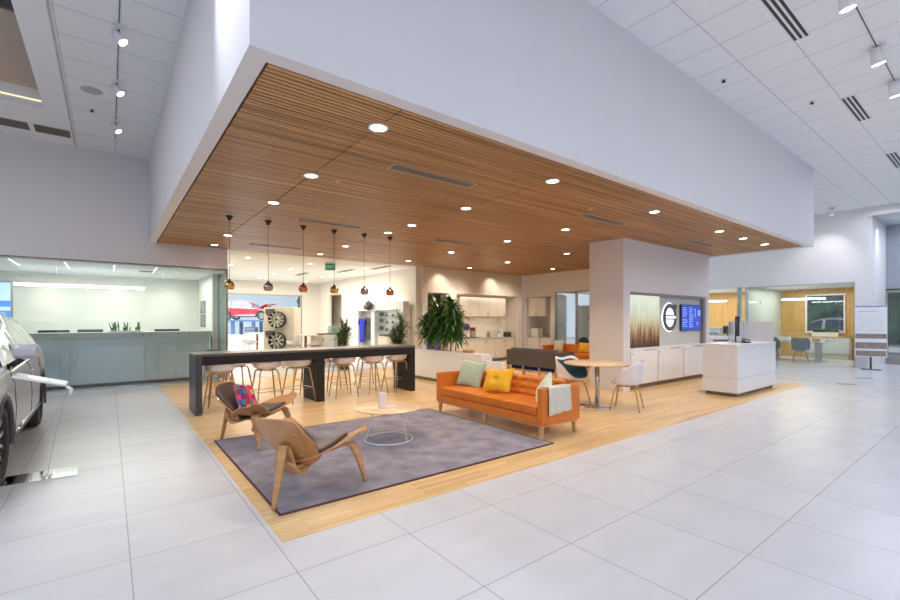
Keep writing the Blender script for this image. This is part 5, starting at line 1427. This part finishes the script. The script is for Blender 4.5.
MB().box(-0.42, 0, -0.5, 0.42, 0.035, 0.5).build('frame', steel, t, bevel=0.004)
MB().box(-0.38, -0.005, -0.46, 0.38, 0.0, 0.46).build('display', mat('pale_blue_screen', (0.5, 0.65, 0.85), 0.3, emit=(0.45, 0.66, 0.95), strength=0.7), t)
MB().box(-0.38, -0.009, -0.42, 0.38, -0.0055, -0.25).box(-0.38, -0.009, -0.15, 0.38, -0.0055, 0.0).build('display_band', mat('blue_band', (0.08, 0.25, 0.75), 0.3, emit=(0.10, 0.30, 0.85), strength=0.6), t)
pm = patterned('bw_picture', [(0.05, 0.05, 0.05), (0.65, 0.66, 0.62), (0.10, 0.10, 0.10), (0.5, 0.5, 0.48)], 2.2, 'WAVE', 0.4)
for k, z in enumerate((1.94, 1.54)):
    t = thing('wall_picture', '%s of two black and white pictures on the side wall of the left glass office' % ('upper', 'lower')[k], 'picture', (2.18, 14.75, z), 0, 'black and white pictures in the glass office')
    MB().box(0, -0.42, -0.18, 0.02, 0.42, 0.18).build('frame', dgrey, t, bevel=0.003)
    MB().box(-0.003, -0.40, -0.165, 0.0, 0.40, 0.165).build('print', pm, t)

# ================================================================== right glass office
linear_lamp((21.5, 5.2, 2.36), R(90), 1.36, 'glowing white bar lamp in the right-hand glass office', 2.88, 'bar lamps of the right-hand offices')
linear_lamp((21.5, 8.75, 2.38), R(90), 1.7, 'glowing white bar lamp in the office left of the glass fin', 2.88, 'bar lamps of the right-hand offices')
t = thing('office_table', 'grey-white meeting table in the right-hand glass office', 'table', (21.4, 5.4, 0))
MB().box(-0.5, -0.85, 0.71, 0.5, 0.85, 0.75).build('tabletop', mat('grey_white_top', (0.55, 0.56, 0.56), 0.4), t, bevel=0.006)
for sy in (-1, 1):
    MB().box(-0.4, sy*0.7-0.03, 0, 0.4, sy*0.7+0.03, 0.71).build('leg_panel', mat('glassy_grey', (0.42, 0.48, 0.50), 0.3), t)
def office_chair(loc, rz, label):
    return tub_chair(loc, rz, label, greyfab, greyfab, grey_al, 'grey tub chairs of the glass office', 0.44, 0.42)
office_chair((20.45, 5.02, 0), R(10), 'blue-grey tub chair facing the table behind the right-hand glass')
office_chair((20.5, 5.95, 0), R(0), 'blue-grey tub chair partly hidden by the reception desk screen')
t = thing('credenza', 'low white cabinet with wood ends under the office window', 'cabinet', (23.15, 4.75, 0))
MB().box(-0.3, -0.69, 0.22, 0.3, 0.78, 0.86).build('carcass', white_m, t)
MB().box(-0.32, -0.72, 0.86, 0.3, 0.85, 0.90).box(-0.32, -0.74, 0.0, 0.3, -0.70, 0.90).build('wood_casing', wallwood, t)
for k in range(2):
    d = MB().box(-0.32, -0.68+k*0.73, 0.24, -0.3, 0.03+k*0.73, 0.84).build('door', mat('pale_blue_door', (0.66, 0.70, 0.72), 0.3), t, bevel=0.003)
    MB().box(-0.335, -0.05+k*0.06, 0.70, -0.32, -0.035+k*0.06, 0.80).build('handle', steel, d)
MB().box(-0.26, -0.66, 0.0, 0.28, 0.74, 0.22).build('plinth', mat('beige_plinth', (0.62, 0.56, 0.44), 0.5), t)
t = thing('window_planter', 'white trough of leafy green plants on the office cabinet', 'plant', (23.08, 4.85, 0.90))
MB().box(-0.11, -0.42, 0, 0.11, 0.42, 0.17).build('trough', gloss_w, t, bevel=0.006)
a = MB(); random.seed(31)
for k in range(170):
    leaf(a, (random.uniform(-0.08, 0.08), random.uniform(-0.38, 0.38), 0.15), (random.uniform(-0.8, 0.8), random.uniform(-0.8, 0.8), 1), random.uniform(0.12, 0.26), 0.06, 1.0, 3)
a.build('foliage', leaf_m, t)
t = thing('file_box', 'orange-brown box on the wood-panelled wall ledge right of the grey chair', 'box', (21.3, 4.75, 0.751))
MB().box(-0.10, -0.10, 0, 0.10, 0.10, 0.10).build('box_body', mat('amber_box', (0.6, 0.33, 0.08), 0.5), t, bevel=0.004)
MB().box(-0.104, -0.104, 0.085, 0.104, 0.104, 0.105).build('lid', mat('amber_lid', (0.5, 0.27, 0.07), 0.5), t, bevel=0.003)
t = thing('paper_stack', 'white sheets standing on the table behind the grey chair', 'papers', (21.2, 5.75, 0.751))
MB().box(-0.1, -0.22, 0, 0.1, 0.2, 0.16).build('sheets', gloss_w, t, bevel=0.003)
MB().box(-0.11, -0.23, 0, 0.11, 0.21, 0.02).build('tray', grey_al, t)
# office left of the fin
t = thing('office_desk', 'white desk with grey-fronted screen in the office left of the glass fin', 'desk', (20.9, 8.2, 0))
MB().box(-0.4, -1.0, 0.86, 0.4, 1.0, 0.9).build('tabletop', gloss_w, t, bevel=0.004)
MB().box(-0.38, -0.98, 0, 0.38, -0.9, 0.86).box(-0.38, 0.9, 0, 0.38, 0.98, 0.86).box(-0.38, -0.9, 0.02, -0.36, 0.9, 0.86).build('panel', gloss_w, t)
t = thing('printer', 'light grey printer on the desk in the office left of the glass fin', 'printer', (20.85, 8.1, 0.902))
MB().box(-0.2, -0.28, 0, 0.2, 0.25, 0.36).build('body', mat('printer_grey', (0.62, 0.65, 0.68), 0.4), t, bevel=0.015)
MB().box(-0.22, -0.2, 0.05, -0.2, 0.2, 0.12).build('paper_tray', grey_al, t)
monitor((20.7, 7.55, 0.902), R(70), 'black monitor beside the light grey printer left of the glass fin', 0.45, None)
# totem sign
t = thing('information_totem', 'white standing notice board with printed photos by the entrance, right of the glass office', 'sign', (19.0, 2.88, 0), R(-76))
hw = 0.37
MB().box(-hw, -0.02, 0.40, hw, 0.02, 2.02).build('board', mat('board_white', (0.80, 0.82, 0.86), 0.4), t, bevel=0.004)
sg = 1
def put(x0, z0, x1, z1, m, nm='print'):
    MB().box(x0, -0.024, z0, x1, -0.0205, z1).build(nm, m, t)
put(-hw+0.01, 1.97, hw-0.01, 2.015, mat('header_blue', (0.25, 0.30, 0.66), 0.4), 'header_strip')
photo = patterned('photo_print', [(0.10, 0.09, 0.08), (0.45, 0.42, 0.38), (0.22, 0.26, 0.14), (0.62, 0.62, 0.64), (0.30, 0.12, 0.08)], 2.0, 'WAVE', 0.5, (4, 1, 3))
put(-hw+0.01, 0.98, hw-0.01, 1.13, photo, 'photo'); put(-hw+0.01, 0.66, hw-0.01, 0.86, photo, 'photo'); put(-hw+0.02, 0.43, hw-0.02, 0.60, photo, 'photo')
a = MB()
a.box(-hw+0.08, -0.024, 1.83, 0.16, -0.0205, 1.85)
for k in range(7):
    a.box(-hw+0.08, -0.0235, 1.72-k*0.08, hw-0.06-0.03*(k % 3), -0.0205, 1.726-k*0.08)
a.build('text_lines', mat('text_grey', (0.45, 0.47, 0.52), 0.5), t)
MB().cyl((0, 0, 0.02), (0, 0, 0.42), 0.022, n=12).build('post', blackm, t)
MB().box(-0.22, -0.14, 0, 0.22, 0.14, 0.02).build('foot', dgrey, t, bevel=0.003)
# floor boxes, entrance downlights
for k, (x, y) in enumerate(((14.25, 2.58), (16.08, 2.59))):
    o = MB().box(-0.16, -0.09, 0, 0.16, 0.09, 0.004).build('floor_box', mat('floor_box_grey', (0.33, 0.33, 0.35), 0.4, 0.4), None, loc=(x, y, 0.0005), rot=(0, 0, fa)); tag(o, 'small grey floor outlet cover in the tiles right of the wood floor, %s' % ('nearer one', 'farther one')[k], 'floor outlet', 'floor outlet covers')
for k, (x, y) in enumerate(((20.6, 2.55), (21.5, 0.9))):
    dup(dl0, (x, y, 4.95), 0, 'round downlight in the entrance alcove at the right edge, %s' % ('nearer one', 'farther one')[k], 'downlights of the entrance alcove')
light('SPOT', 'downlight_lamp', (20.4, 2.75, 4.9), 90, COOL, 0.06, (20.6, 3.0, 2.0), 60, 0.8)
# parked car silhouette outside the office window is part of the street; a simple hatch kept dark
t = thing('wall_speaker', 'small white box sensor on the office partition left of the wood wall', 'sensor', (20.9, 6.44, 2.3))
MB().box(-0.05, -0.03, -0.06, 0.05, 0.015, 0.06).build('housing', gloss_w, t, bevel=0.006)
MB().disc((0, 0, 0), 0.015, 12, T=Matrix.Translation((0, -0.031, 0)) @ Matrix.Rotation(PI/2, 4, 'X')).build('lens', dgrey, t)
